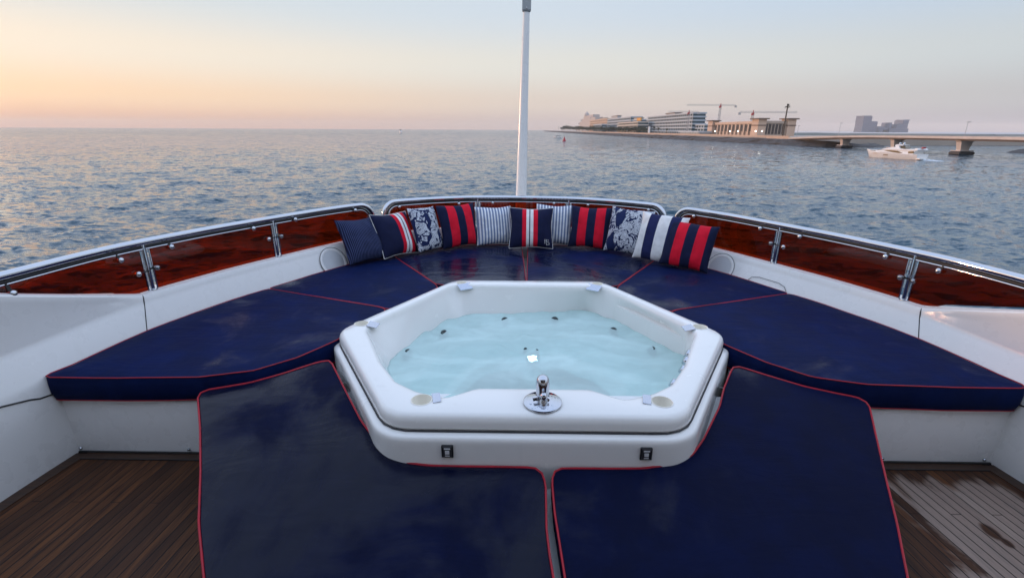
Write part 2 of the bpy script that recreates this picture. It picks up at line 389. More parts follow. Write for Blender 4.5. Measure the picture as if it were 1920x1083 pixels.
# ------------------------------------------------------------------ bench, platform and plinth outline
TCX, TCY = 0.005, 2.73
def offset_poly(poly, d):
    P = np.array(poly, float); n = len(P); area = sum(P[i][0]*P[(i+1) % n][1]-P[(i+1) % n][0]*P[i][1] for i in range(n))
    sg = 1 if area > 0 else -1; res = []
    for i in range(n):
        a, b, c = P[i-1], P[i], P[(i+1) % n]
        d1 = (b-a)/np.linalg.norm(b-a); d2 = (c-b)/np.linalg.norm(c-b)
        n1 = np.array([-d1[1], d1[0]])*sg; n2 = np.array([-d2[1], d2[0]])*sg
        m = n1+n2; m /= (m@m)/2; res.append(b+m*d)      # inward for d>0
    return np.array(res)
def round_poly(poly, rad, k=10):
    P = np.array(poly, float); n = len(P); res = []
    rad = rad if hasattr(rad, '__len__') else [rad]*n
    for i in range(n):
        a, b, c = P[i-1], P[i], P[(i+1) % n]; u = (a-b); v = (c-b); lu, lv = np.linalg.norm(u), np.linalg.norm(v); u /= lu; v /= lv
        ang = math.acos(max(-1, min(1, u@v))); d = min(rad[i]/math.tan(ang/2), lu*.49, lv*.49)
        p, q = b+u*d, b+v*d
        for t in np.linspace(0, 1, k): res.append((1-t)**2*p+2*t*(1-t)*(b*.85+(p+q)/2*.15)+t*t*q)
    return np.array(res)
def polar(poly, c, N, phase=0.):
    P = np.array(poly)-c; res = []; n = len(P); A = P; B = np.roll(P, -1, 0)
    for k in range(N):
        t = 2*math.pi*k/N+phase; d = np.array([math.cos(t), math.sin(t)])
        # intersection of ray with each edge
        e = B-A; den = d[0]*(-e[:, 1])+d[1]*e[:, 0]
        den = np.where(abs(den) < 1e-12, 1e-12, den)
        s = (A[:, 0]*(-e[:, 1])+A[:, 1]*e[:, 0])/den; kk = (d[0]*A[:, 1]-d[1]*A[:, 0])/den
        ok = (s > 0) & (kk >= -1e-6) & (kk <= 1+1e-6); res.append(c+d*max(s[ok]))
    return np.array(res)
HEX = [(-.64, 1.76), (.64, 1.76), (1.17, 2.66), (.60, 3.705), (-.60, 3.705), (-1.17, 2.66)]
HR = [.17, .17, .13, .16, .16, .13]
TC = np.array([TCX, TCY]); NA = 240
def hexring(inset, z, extra=0.):
    Q = polar(round_poly(offset_poly(HEX, inset), [max(r-inset*.6+extra, .03) for r in HR]), TC, NA)
    return [(q[0]+TCX, q[1], z) for q in Q]

bench = thing('bench', 'white moulded bench base along the bow under the raised seat pads', 'bench', (0, 2.19, 0))
BI = [i for i in range(NO) if OUT[i][1] > 2.19]
arc_ = [tuple(OUT[i]-ON[i]*.004) for i in BI]
if arc_[0][0] < 0: arc_ = arc_[::-1]
FC = [(2.475, 2.19), (1.95, 2.19), (1.78, 2.194), (1.66, 2.212), (1.50, 2.275), (1.36, 2.40), (1.255, 2.60), (1.22, 2.70)]
FC = [tuple(p) for p in catmull(np.array(FC), 6)]
bo = FC[::-1][-1:] + arc_ + [(-a, b) for a, b in FC] + [(-.6, 2.4), (.6, 2.4)] + FC[::-1][:-1]
outer = polar(bo, TC, 480); inner = polar(round_poly(offset_poly(HEX, -.06), .2), TC, 480)
sel = [k for k in range(481)]
MB().loft([[(*p, .326) for p in outer], [(*p, .326) for p in np.where(np.linalg.norm(inner-TC, axis=1)[:, None] > np.linalg.norm(outer-TC, axis=1)[:, None], outer, inner)]], True).build('bench_top', M['white'], bench, angle=20)
for sgn in (1, -1):
    MB().loft([[(sgn*a, b, -.01) for a, b in FC], [(sgn*a, b-.003, .31) for a, b in FC], [(sgn*a, b, .322) for a, b in FC], [(sgn*a, b+.012, .327) for a, b in FC]]).build('front_panel', M['white'], bench, angle=50)
    for bx in (2.47, 1.87) if sgn < 0 else (1.90, 2.445):
        MB().lathe([(.009, 0), (.009, .004), (.006, .008), (.001, .009)], (sgn*bx*.995, 2.189, .026), (0, -1, 0), 10).build('screw', M['steel'], bench)
for sgn in (1, -1): MB().box((sgn*2.06, 2.181, .006), (.81, .010, .012)).build('gasket_strip', M['dark'], bench, smooth=False)
def padz(y): return .325+.21*(y-1.72)
pp_ = [(-1.40, 2.0), (-.98, 1.05), (.98, 1.05), (1.40, 2.0), (1.05, 2.3), (-1.05, 2.3)]
plat = MB().add([(x, y, 0) for x, y in pp_]+[(x, y, padz(y)-.125) for x, y in pp_], [(5, 4, 3, 2, 1, 0), (6, 7, 8, 9, 10, 11)]+[(i, (i+1) % 6, 6+(i+1) % 6, 6+i) for i in range(6)]).build('sun_platform', M['white'], smooth=False)
tag(plat, 'low white platform under the two front sun pads', 'platform')

# ------------------------------------------------------------------ hot tub
tub = thing('hot_tub', 'white hexagonal hot tub with chrome faucet amid navy pads', 'hot tub', (TCX, TCY, 0.1))
rows = [hexring(-.040, .19), hexring(-.040, .30), hexring(-.040, .415), hexring(-.0395, .432), hexring(-.037, .444), hexring(-.031, .452), hexring(-.022, .456), hexring(.0, .458), hexring(.05, .458)]
MB().loft(rows, True).build('plinth', M['tub'], tub, angle=60)
MB().tube(hexring(-.003, .4620)[::2], .0034, 6, True).build('gasket', plain('grey_sealant', (.035, .036, .042), .5), tub)
rimin = [(-.265, 2.0), (-.40, 1.905), (-.55, 1.965), (-.665, 2.05), (-.80, 2.26), (-1.0, 2.68), (-.985, 2.80), (-.60, 3.545), (-.5, 3.575), (.5, 3.575), (.60, 3.545), (.985, 2.80), (1.0, 2.68), (.80, 2.26), (.665, 2.05), (.55, 1.965), (.40, 1.905), (.265, 2.0)]
watl = [(-.265, 2.06), (-.40, 1.975), (-.54, 2.03), (-.64, 2.12), (-.75, 2.34), (-.86, 2.60), (-.865, 2.70), (-.82, 2.86), (-.765, 3.05), (-.65, 3.30), (-.60, 3.38), (-.49, 3.475), (-.33, 3.50), (-.17, 3.515), (-.06, 3.53), (.10, 3.555), (.28, 3.58), (.46, 3.63), (.56, 3.52), (.655, 3.41), (.74, 3.36), (.835, 3.30), (.92, 3.14), (.995, 3.0), (1.0, 2.82), (.95, 2.68), (.79, 2.36), (.64, 2.12), (.54, 2.03), (.40, 1.975), (.265, 2.06)]
PR = polar(round_poly(rimin, .06, 6), TC, NA); PW = polar(round_poly(watl, .035, 5), TC, NA)
def ring_of(Q, z, shrink=0.):
    d = Q-TC; L = np.linalg.norm(d, axis=1)[:, None]; q = TC+d*(1-shrink/L); return [(a[0]+TCX, a[1], z) for a in q]
def ring_lerp(A, B, t, z): return [(a[0]*(1-t)+b[0]*t, a[1]*(1-t)+b[1]*t, z) for a, b in zip(A, B)]
ri = ring_of(PR, .5); rw = ring_of(PW, .3); h3 = hexring(.028, .54)
rows = [hexring(.09, .44), hexring(.012, .4605), hexring(.001, .467), hexring(-.002, .478), hexring(-.001, .505), hexring(.003, .519), hexring(.010, .530), hexring(.020, .5365), h3,
        ring_lerp(h3, ri, .5, .541), ring_lerp(h3, ri, .80, .540), ring_lerp(h3, ri, .93, .537), ring_of(PR, .531, .0), ring_of(PR, .521, .006), ring_of(PR, .505, .010)]
ra = ring_of(PR, .505, .010)
for t, z in ((.15, .48), (.4, .43), (.7, .37), (1, .30)): rows.append(ring_lerp(ra, rw, t, z))
cx_ = [(TCX, TCY, 0)]*NA
for t, z in ((.03, .2), (.07, .12), (.14, .09), (.35, .08), (.42, .06), (.46, -.02), (.5, -.10), (.56, -.14), (.8, -.15), (.985, -.15)): rows.append(ring_lerp(rw, cx_, t, z))
sm = MB().loft(rows, True); nb_ = len(rows)
low = [(p[0]*.985, TCY+(p[1]-TCY)*.985, -.2) for p in hexring(.09, .44)]
L0 = len(sm.v); sm.v += low; sm.v += [(TCX, TCY, -.15), (TCX, TCY, -.2)]
for k in range(NA):
    k2 = (k+1) % NA
    sm.f.append([(nb_-1)*NA+k, (nb_-1)*NA+k2, L0+NA]); sm.f.append([k2, k, L0+k, L0+k2]); sm.f.append([L0+k2, L0+k, L0+NA+1])
    sm.mi += [0, 0, 0]
shell = sm.build('shell', M['tub'], tub, angle=180)
CUPS = [(-.505, 1.872), (.565, 1.872), (1.055, 2.755), (.555, 3.615), (-.52, 3.615), (-1.045, 2.755)]
CUPS[0] = (-.50, 1.878); CUPS[1] = (.575, 1.885)
cr_ = [.046, .046, .042, .040, .040, .042]
cut = MB()
for (x, y), r in zip(CUPS, cr_): cut.lathe([(r, -.075), (r, .05)], (x, y, .54), seg=32)
co = cut.build('cut_tmp', M['tub']);
md = shell.modifiers.new('b', 'BOOLEAN'); md.object = co; md.solver = 'EXACT'; md.operation = 'DIFFERENCE'
co.location = Vector((-TCX, -TCY, -.1))*0
bpy.context.view_layer.update()
dg = bpy.context.evaluated_depsgraph_get(); nm = bpy.data.meshes.new_from_object(shell.evaluated_get(dg))
shell.modifiers.clear(); old = shell.data; shell.data = nm; nm.name = 'shell'; bpy.data.meshes.remove(old)
bpy.data.objects.remove(co)
nm.shade_smooth(); nm.set_sharp_from_angle(angle=R(48))
M['cup'] = plain('cream_plastic', (.84, .80, .70), .35)
M['plate'] = plain('grey_plate_metal', (.50, .53, .60), .18, .85, .05)
for q, ((x, y), r) in enumerate(zip(CUPS, cr_)):
    cp = MB().lathe([(r+.003, .0015), (r-.001, .003), (r-.003, -.004), (r-.006, -.055), (r-.014, -.066), (.001, -.068)], (x, y, .5405), seg=32, cap=False).build('cup_holder', M['cup'], tub)
    d = TC-np.array([x, y]); d /= np.linalg.norm(d); s = np.array([-d[1], d[0]])
    if q in (0, 1): d2 = (np.array([.12 if q == 0 else -.12, 0])+d*.04); d = d2/np.linalg.norm(d2); s = np.array([-d[1], d[0]])
    c0 = np.array([x, y])+d*(r+.002); c1 = c0+d*(.060 if q > 1 else .036)
    z0, z1 = .5445, (.515 if q in (3, 4) else .530 if q == 2 or q == 5 else .546)
    w = .056 if q in (3, 4) else .040
    P = [(*(c0-s*w), z0), (*(c0+s*w), z0), (*(c1+s*w*.92), z1), (*(c1-s*w*.92), z1)]
    MB().add(P+[(a, b, c-.004) for a, b, c in P], [(0, 1, 2, 3), (7, 6, 5, 4), (0, 4, 5, 1), (1, 5, 6, 2), (2, 6, 7, 3), (3, 7, 4, 0)]).build('spout_plate', M['plate'], tub, smooth=False)
M['jet'] = plain('jet_grey', (.004, .006, .006), .3); M['jet2'] = plain('jet_ring', (.035, .06, .06), .35, .2)
for (px, py) in ((833, 622), (766, 658), (947, 598), (1040, 597), (1150, 617), (1222, 653), (985, 652), (1007, 655)):
    v = at(px, py, .317); v[2] = .3020; a = v[:2]-TC; a = a/np.linalg.norm(a); small = .42 if py in (652, 655) else .98
    ax_ = (-a[0]*.55, -a[1]*.55, .8)
    j = MB().lathe([(.024*small, -.05), (.029*small, -.012), (.030*small, .010), (.026*small, .0155), (.020*small, .0145)], v, ax_, 20).build('jet', M['jet2'], tub)
    MB().lathe([(.0195*small, .0148), (.013*small, .011), (.008*small, .0165), (.001, .017)], v, ax_, 14).build('nozzle', M['jet'], j)
for px, py in ((1297, 665), (1291, 678), (1281, 693), (1262, 718)):
    d = ray(px, py); best = None
    for k in range(NA):
        for (qa, qb, za, zb) in ((ra, rw, .505, .30),):
            for t in (.0, .05, .1, .15, .2, .3, .4, .5, .6):
                p = np.array([qa[k][0]*(1-t)+qb[k][0]*t, qa[k][1]*(1-t)+qb[k][1]*t, za*(1-t)+zb*t])
                w = p-CP; e = np.linalg.norm(w/(w@cf)-d/(d@cf))
                if p[0] > .3 and (best is None or e < best[0]): best = (e, p)
    p = best[1]; nv = np.array([-.8, .35, .45])
    b_ = MB().lathe([(.025, -.014), (.025, .010), (.021, .015), (.015, .0155), (.001, .016)], p, nv, 20).build('control_button', M['chrome'], tub)
# the light under water
t = NT('lamp_glow'); M['lamp'] = t.done(t.n('Emission', {'Color': (.62, .88, 1.), 'Strength': 7.0}))
lamp = MB().lathe([(.05, 0), (.05, .02), (.042, .028), (.034, .028)], (.035, 3.03, .165), (0, -.75, .65), 24).build('light_housing', M['jet2'], tub)
ax_ = Vector((0, -.75, .65)).normalized(); sd_ = Vector((1, 0, 0)); up_ = sd_.cross(ax_)
lp_ = [Vector((.035, 3.03, .165))+ax_*.031+sd_*a-up_*b for a, b in ((-.040, .018), (-.010, .022), (.004, .026), (.030, .020), (.022, .004), (.034, -.014), (.012, -.012), (-.004, -.024), (-.026, -.016))]
MB().add(lp_, [tuple(range(9))]).build('lens', M['lamp'], lamp, smooth=False)
MB().lathe([(.07, 0), (.055, .10), (.045, .168)], (.035, 3.045, .0), (0, 0, 1), 20).build('light_post', M['tub'], tub)
# faucet
fx, fy, fz = .04, 1.862, .5425
fau = MB().lathe([(.084, 0), (.086, .004), (.085, .009), (.081, .0115), (.001, .0125)], (fx, fy, fz), seg=48).build('faucet', M['chrome'], tub)
MB().lathe([(.031, .010), (.030, .03), (.029, .055), (.0305, .075), (.0305, .092), (.027, .108), (.019, .119), (.009, .124), (.001, .125)], (fx, fy+.014, fz), (0, .10, 1), 28).build('spout', M['chrome'], fau)
MB().lathe([(.019, .008), (.017, .03), (.0155, .042), (.0165, .052), (.014, .063), (.007, .069), (.001, .070)], (fx+.003, fy-.026, fz), (0, -.12, 1), 22).build('diverter_knob', M['chrome'], fau)
MB().beam((fx-.012, fy-.012, fz+.034), (fx-.044, fy-.018, fz+.030), .012, .016).beam((fx+.012, fy-.012, fz+.034), (fx+.030, fy-.018, fz+.026), .012, .014).build('lever', M['chrome'], fau, smooth=False)
drops = MB()
for k in range(26):
    a = rng.uniform(0, 6.28); rr = rng.uniform(.045, .078); q = rng.uniform(.0015, .004); drops.ball((fx+math.cos(a)*rr, fy+math.sin(a)*rr, fz+.0122), q, (1, 1, .45), 8)
t = NT('water_drop'); M['drop'] = t.done(t.pbsdf(base=(.9, .95, 1), rough=.03, trans=1., ior=1.33))
dro = drops.build('water_drop', M['drop'], fau); dro['kind'] = 'stuff'
# two latches on the plinth front
M['label_white'] = plain('label_white', (.62, .62, .62), .5)
for lx in (-.367, .475):
    c = (lx, 1.7165, .392); L = MB().box((lx, 1.7175, .392), (.050, .010, .062), 0, .003).build('latch', M['dark'], tub)
    MB().box((lx, 1.711, .392), (.040, .004, .052), 0, .001).build('latch_frame', plain('latch_grey', (.03, .03, .032), .3), L, smooth=False)
    MB().box((lx, 1.7082, .392), (.018, .004, .016)).build('latch_button', M['label_white'], L, smooth=False)
    MB(); MB().box((lx, 1.7084, .4095), (.026, .003, .005)).build('latch_bar', M['label_white'], L, smooth=False); MB().box((lx, 1.7084, .375), (.020, .003, .003)).build('latch_bar', M['label_white'], L, smooth=False)

# water in the tub
wm = MB(); nr = 46; vs = [(TCX, TCY, .318)]; ph = [(rng.uniform(0, 6.28), rng.uniform(0, 6.28), rng.uniform(.07, .30)) for _ in range(26)]
def wz(x, y):
    z = .318
    for a, b, lam in ph: z += .0085*min(lam, .2)*.8*math.sin((x*math.cos(a)+y*math.sin(a))*6.283/lam+b)
    return z
Q = ring_of(PW, 0., -.012)
for k in range(1, nr+1):
    for q in Q:
        x = TCX+(q[0]-TCX)*k/nr; y = TCY+(q[1]-TCY)*k/nr; vs.append((x, y, wz(x, y)))
fs = [(0, 1+k, 1+(k+1) % NA) for k in range(NA)]
for r in range(nr-1):
    for k in range(NA): a = 1+r*NA+k; b = 1+r*NA+(k+1) % NA; fs.append((a, a+NA, b+NA, b))
nbm = len(vs); vs += [(TCX+(q[0]-TCX)*s_, TCY+(q[1]-TCY)*s_, z_) for s_, z_ in ((.99, .2), (.93, .115), (.66, .092), (.57, .04), (.45, -.13)) for q in Q]; vs.append((TCX, TCY, -.135))
prev = 1+(nr-1)*NA
for r in range(5):
    cur = nbm+r*NA
    for k in range(NA): fs.append((prev+k, cur+k, cur+(k+1) % NA, prev+(k+1) % NA))
    prev = cur
for k in range(NA): fs.append((prev+k, len(vs)-1, prev+(k+1) % NA))
tw = MB().add(vs, fs).build('tub_water', M['tubwater'], angle=180)
tag(tw, 'pale turquoise rippling water filling the white hot tub', 'water', kind='stuff')

# ------------------------------------------------------------------ pads
from mathutils import noise as mnoise
def make_pad(name, label, poly, ztop, thick, mat, rad, puff=.014, seed=0, bottom_pipe=True, cen=None, group='navy pads with red piping', slope=0., pr=.0030):
    P = round_poly(poly, rad, 8); P = resample(np.vstack([P, P[:1]]), 301)[:-1]; n = len(P)
    c = P.mean(0) if cen is None else np.array(cen)
    root = thing(name, label, 'pad', (c[0], c[1], ztop-thick), group)
    mb = MB(); rows = []
    ts = [.02, .1, .2, .3, .4, .48, .56, .63, .70, .76, .81, .85, .88, .91, .935, .955, .97, .982, .992, 1.0]
    rot = seed*1.7
    for t in ts:
        row = []
        for p in P:
            q = c+(p-c)*t
            z = ztop-.010+puff*(1-t**7)
            w = mnoise.noise((q[0]*2.6+seed*5, q[1]*2.6, seed))*.006*(1-t**4)
            a = (q[0]*math.cos(rot)+q[1]*math.sin(rot))
            w += abs(mnoise.noise((a*7+seed, (q[1]*math.cos(rot)-q[0]*math.sin(rot))*1.6, 3.3+seed)))*-.0065*t*t*(1.15-t)*2.2
            row.append((q[0], q[1], z+w))
        rows.append(row)
    cen3 = (c[0], c[1], ztop-.010+puff)
    def outward(d, z):
        row = []
        for i in range(n):
            t_ = P[(i+1) % n]-P[i-1]; t_ /= np.linalg.norm(t_); nn = np.array([t_[1], -t_[0]])*sgn
            row.append((P[i][0]+nn[0]*d, P[i][1]+nn[1]*d, z+mnoise.noise((P[i][0]*4, P[i][1]*4, seed+z*9))*.003))
        return row
    area = sum(P[i][0]*P[(i+1) % n][1]-P[(i+1) % n][0]*P[i][1] for i in range(n)); sgn = 1 if area > 0 else -1
    zb = ztop-thick
    for d, z in ((.004, ztop-.018), (.009, ztop-thick*.35), (.008, ztop-thick*.65), (-.004, zb+.016), (-.012, zb+.006), (-.03, zb)): rows.append(outward(d, z))
    mb.loft(rows, True)
    k0 = len(mb.v); mb.v.append(cen3)
    for i in range(n): mb.f.append([k0, i, (i+1) % n]); mb.mi.append(0)
    mb.f.append([(len(rows)-1)*n+i for i in range(n)]); mb.mi.append(0)
    def tl(b): b.v = [(v[0], v[1], v[2]+slope*(v[1]-1.72)) for v in b.v]; return b
    tl(mb).build('cover', mat, root, angle=75)
    pp = outward(.004, ztop-.010)
    tl(MB().tube(pp[::2], pr, 6, True)).build('piping', M['piping_red'], root)
    if bottom_pipe: MB().tube(outward(-.006, zb+.012)[::2], .0034, 6, True).build('piping', M['piping_red'], root)
    return root
def edge_pts(x0, y0, x1, y1, off=-.012, step=4):
    a = int(oi(x0, y0, 0)); b = int(oi(x1, y1, 0)); st = step if b > a else -step
    return [tuple(op(i, off, 0)[:2]) for i in range(a, b, st)]+[tuple(op(b, off, 0)[:2])]
def tubedge(y, s):              # x on the side of the plinth
    Hh = [(1.17, 2.66), (.60, 3.705)]; t = (y-2.66)/(3.705-2.66); return s*(1.17+(.60-1.17)*t+.045)
ZS = .492; TS = .16
names_l = ['long navy pad on the left bench with loose wrinkles and scratches', 'navy pad between the left bench pad and the bow pads, striped with salt',
           'wet navy bow pad left of the centre seam behind the tub', 'wet navy bow pad right of the centre seam behind the tub',
           'navy pad beside the right bow pillows, next to the long right pad', 'long smooth navy pad on the right bench']
sx = lambda s, pts: [(s*a, b) for a, b in pts]
for s in (-1, 1):
    A = sx(s, [(2.50 if s < 0 else 2.48, 2.152), (2.1, 2.150), (1.70, 2.172), (1.46, 2.245), (1.30, 2.40), (1.165, 2.64), (1.13, 2.83), (.995, 3.15), (1.07, 3.205)])
    A = A + sx(s, [(2.055, 3.592)]) + edge_pts(s*2.06, 3.60, s*2.475, 2.2)[1:-1]
    A = [a for i, a in enumerate(A) if i == 0 or np.hypot(a[0]-A[i-1][0], a[1]-A[i-1][1]) > .012]
    rr = [.03]+[.05]*(len(A)-1)
    make_pad('seat_pad', names_l[0] if s < 0 else names_l[5], A, ZS, TS, M['pad0' if s < 0 else 'pad5'], rr, seed=1 if s < 0 else 6, cen=(s*1.85, 2.65))
    B = sx(s, [(1.06, 3.215), (.98, 3.165), (.72, 3.66), (.76, 3.755)]) + sx(s, [(1.265, 4.56), (1.335, 4.70)]) + edge_pts(s*1.36, 4.70, s*2.06, 3.62)[1:]
    B = [a for i, a in enumerate(B) if i == 0 or np.hypot(a[0]-B[i-1][0], a[1]-B[i-1][1]) > .012]
    make_pad('seat_pad', names_l[1] if s < 0 else names_l[4], B, ZS, TS, M['pad1' if s < 0 else 'pad4'], .03, seed=2 if s < 0 else 5)
    D = sx(s, [(.004, 3.69), (.60, 3.715), (.745, 3.765), (1.26, 4.58), (1.325, 4.715)]) + edge_pts(s*1.33, 4.725, s*.02, 5.21)[1:]
    D = [a for i, a in enumerate(D) if i == 0 or np.hypot(a[0]-D[i-1][0], a[1]-D[i-1][1]) > .012]
    make_pad('seat_pad', names_l[2] if s < 0 else names_l[3], D, ZS-.002, TS, M['pad2' if s < 0 else 'pad3'], .025, seed=3 if s < 0 else 4)
ZF = .312; TF = .11
FL = [(-1.70, 2.138), (-1.60, 2.165), (-1.47, 2.205), (-1.32, 2.285), (-1.175, 2.375), (-1.118, 2.397), (-.952, 2.152), (-.818, 1.958), (-.716, 1.838), (-.628, 1.758), (-.552, 1.720), (-.46, 1.708), (-.23, 1.704), (.030, 1.703), (.044, 1.62), (.038, 1.435), (.045, 1.33), (.058, 1.22), (.07, .95), (-.93, .95), (-1.139, 1.238), (-1.275, 1.436), (-1.409, 1.674), (-1.55, 1.908)]
FRt = [(1.685, 2.138), (1.57, 2.172), (1.42, 2.225), (1.255, 2.312), (1.118, 2.387), (1.0, 2.207), (.93, 2.077), (.783, 1.872), (.70, 1.778), (.615, 1.731), (.47, 1.706), (.085, 1.700), (.079, 1.62), (.081, 1.501), (.095, 1.336), (.104, 1.22), (.13, .95), (1.08, .95), (1.269, 1.265), (1.376, 1.477), (1.462, 1.666), (1.555, 1.863)]
RFL = [.05, .1, .1, .1, .1, .03]+[.1]*7+[.05]+[.1]*10
RFR = [.05, .1, .1, .1, .04]+[.1]*6+[.06]+[.1]*10
ZF = .335
make_pad('sun_pad', 'large scuffed front sun pad on the left, its greyish wet sheen worn at the edges', FL, ZF, TF, M['pad6'], RFL, seed=7, slope=.21, pr=.0044, bottom_pipe=False, cen=(-.72, 1.55), group='front sun pads')
make_pad('sun_pad', 'large smooth front sun pad on the right, beside the half dried teak', FRt, ZF, TF, M['pad7'], RFR, seed=8, slope=.21, pr=.0044, bottom_pipe=False, cen=(.78, 1.55), group='front sun pads')
# unseen wheelhouse, added with its brow carried forward to shade the fore deck
wh = thing('wheelhouse', 'unseen white wheelhouse front with dark raked windows, added to shade the fore deck', 'wheelhouse', (0, -2.2, 0))
MB().loft([[(x, y, z) for x in (-3.2, 3.2)] for y, z in ((-1.7, -.3), (-1.75, 1.15), (-1.85, 1.25), (-2.3, 2.25), (-1.2, 2.34), (.10, 2.50), (.12, 2.60), (-1.0, 2.95), (-1.3, 3.8), (-1.6, 3.85), (-2.6, 3.9))]).build('front', M['white'], wh, angle=30)
for k in range(5):
    x = -2.5+k*1.25
    MB().add([(x-.55, -1.86, 1.28), (x+.55, -1.86, 1.28), (x+.52, -2.27, 2.2), (x-.52, -2.27, 2.2)], [(0, 1, 2, 3)]).build('window', plain('dark_window', (.01, .012, .015), .08, var=.05), wh, smooth=False)
# ------------------------------------------------------------------ bow rails with tinted panels
DS = float(np.linalg.norm(OUT[200]-OUT[201]))
ZR = .975
KN = [(-2.574, 2.207, .905), (-2.501, 2.792, .920), (-2.457, 2.904, .808), (-2.422, 2.996, .818), (-2.375, 3.114, .932), (-2.148, 3.689, .945), (-2.083, 3.805, .838), (-2.034, 3.896, .840), (-1.961, 4.029, .955), (-1.62, 4.563, .950),
      (-1.269, 4.912, .932), (-.721, 5.216, .922), (-.349, 5.289, .925), (.311, 5.293, .922), (.683, 5.237, .916), (1.235, 4.931, .915),
      (1.596, 4.591, .912), (1.955, 4.04, .909), (2.014, 3.932, .803), (2.067, 3.836, .799), (2.125, 3.73, .907), (2.362, 3.147, .895), (2.404, 3.04, .784), (2.442, 2.944, .782), (2.484, 2.836, .885)]
def rail_section(name, label, i0, i1, end0, end1, stan):
    root = thing(name, label, 'railing', op((i0+i1)/2, .14, .66), 'bow rails with tinted panels')
    def rz(i): return ZR+heel(OUT[int(min(max(i, 0), NO-1))][0])
    def cz(i): p = OUT[int(min(max(i, 0), NO-1))]; return zc(p[1])+heel(p[0])
    def path(off, drop, rad, pad):
        pts = []
        if end0:
            e = i0+pad/DS; pts += [op(e, off, cz(e)-.004), op(e, off, rz(e)-drop-rad)]
            for a in np.linspace(0, math.pi/2, 9)[1:]: pts.append(op(e+rad/DS*(1-math.cos(a)), off, rz(e)-drop-rad+rad*math.sin(a)))
            s0 = e+rad/DS
        else: s0 = i0
        s1 = i1-(pad+rad)/DS if end1 else i1
        k = int(max(4, (s1-s0)/2)); pts += [op(q, off, rz(q)-drop) for q in np.linspace(s0, s1, k)[1 if end0 else 0:]]
        if end1:
            e = i1-pad/DS
            for a in np.linspace(math.pi/2, 0, 9)[1:]: pts.append(op(e-rad/DS*(1-math.cos(a)), off, rz(e)-drop-rad+rad*math.sin(a)))
            pts.append(op(e, off, cz(e)-.004))
        return pts
    MB().tube(path(.142, 0, .13, 0), .0225, 14).build('top_rail', M['chrome'], root, angle=180)
    MB().tube(path(.136, .045, .095, .045), .0075, 8).build('panel_frame', M['chrome'], root, angle=180)
    MB().tube(path(.138, .030, .11, .03), .0085, 8).build('rail_gap', M['dark'], root, angle=180)  # black tube standing in for the dark gap under the top rail
    cuts = [i0]+stan+[i1]
    for s in stan:
        a = op(s, .140, cz(s)-.003); b = op(s, .140, rz(s)-.015)
        st = MB().tube([a, b], .0145, 12).build('stanchion', M['chrome'], root)
        for d in (-.027, .027): MB().tube([op(s+d/DS, .134, cz(s)-.002), op(s+d/DS, .134, rz(s)-.045)], .005, 8).build('frame_rod', M['chrome'], st)
        MB().lathe([(.030, 0), (.029, .005), (.019, .008)], a+np.array([0, 0, .002]), seg=16).build('foot_plate', M['chrome'], st)
    for k in range(len(cuts)-1):
        a, b = cuts[k]+.032/DS, cuts[k+1]-.032/DS
        e0 = end0 and k == 0; e1 = end1 and k == len(cuts)-2
        if e0: a += .02/DS
        if e1: b -= .02/DS
        m = int(max(8, (b-a)*1.0)); rows = []; qs = list(np.linspace(a, b, m))
        if e0: qs = list(np.linspace(a, a+.1/DS, 9))+[q for q in qs if q > a+.11/DS]
        if e1: qs = [q for q in qs if q < b-.11/DS]+list(np.linspace(b-.1/DS, b, 9))
        for q in qs:
            zt = rz(q)-.047; zb = cz(q)+.003
            for on, d in ((e0, (q-a)*DS), (e1, (b-q)*DS)):
                if on and d < .1: zt -= .1-math.sqrt(max(.01-(.1-d)**2, 0))
            if zt-zb < .012: continue
            rows.append([op(q, .129, zb), op(q, .129, zt), op(q, .135, zt), op(q, .135, zb)])
        if len(rows) < 2: continue
        pan = MB().loft(rows, True).add(rows[0], [(0, 1, 2, 3)]).add(rows[-1], [(3, 2, 1, 0)]).build('panel', M['glass'], root, angle=30)
        for (x, y, z) in KN:
            i = oi(x, y, .11)
            if not a-2 < i < b+2: continue
            c = op(i, .112, z); nv = op(i, 1, 0)-op(i, 0, 0)
            kb = MB().ball(c, .0185).lathe([(.008, 0), (.008, .022)], c, nv, 10).build('knob', M['steel'], pan)
            near = min(stan, key=lambda s: abs(s-i)) if stan else None
            if near is not None and abs(near-i)*DS < .16 and z < .86: e = op(near, .13, z)
            else: e = op(i, .134, rz(i)-.035)
            c2 = op(i, .124, z); MB().beam(c2, e, .018, .006).build('bracket', M['dark'], kb, smooth=False)
    return root
iR0 = 0; iR1 = oi(1.478, 4.758, .14)
iC0 = oi(1.395, 4.845, .14); iC1 = oi(-1.425, 4.80, .14); iL0 = oi(-1.495, 4.735, .14)
rail_section('railing', 'chrome railing on the right with dark brown tinted panels', 0, iR1, False, True, [oi(2.57, 1.4), oi(2.442, 2.998), oi(2.053, 3.903)])
rail_section('railing', 'short chrome railing across the bow behind the row of pillows', iC0, iC1, True, True, [oi(.485, 5.297), oi(-.507, 5.295)])
rail_section('railing', 'chrome railing on the left with glowing red brown tinted panels', iL0, NO-1, True, False, [oi(-2.072, 3.869), oi(-2.449, 2.98), oi(-2.57, 1.4)])

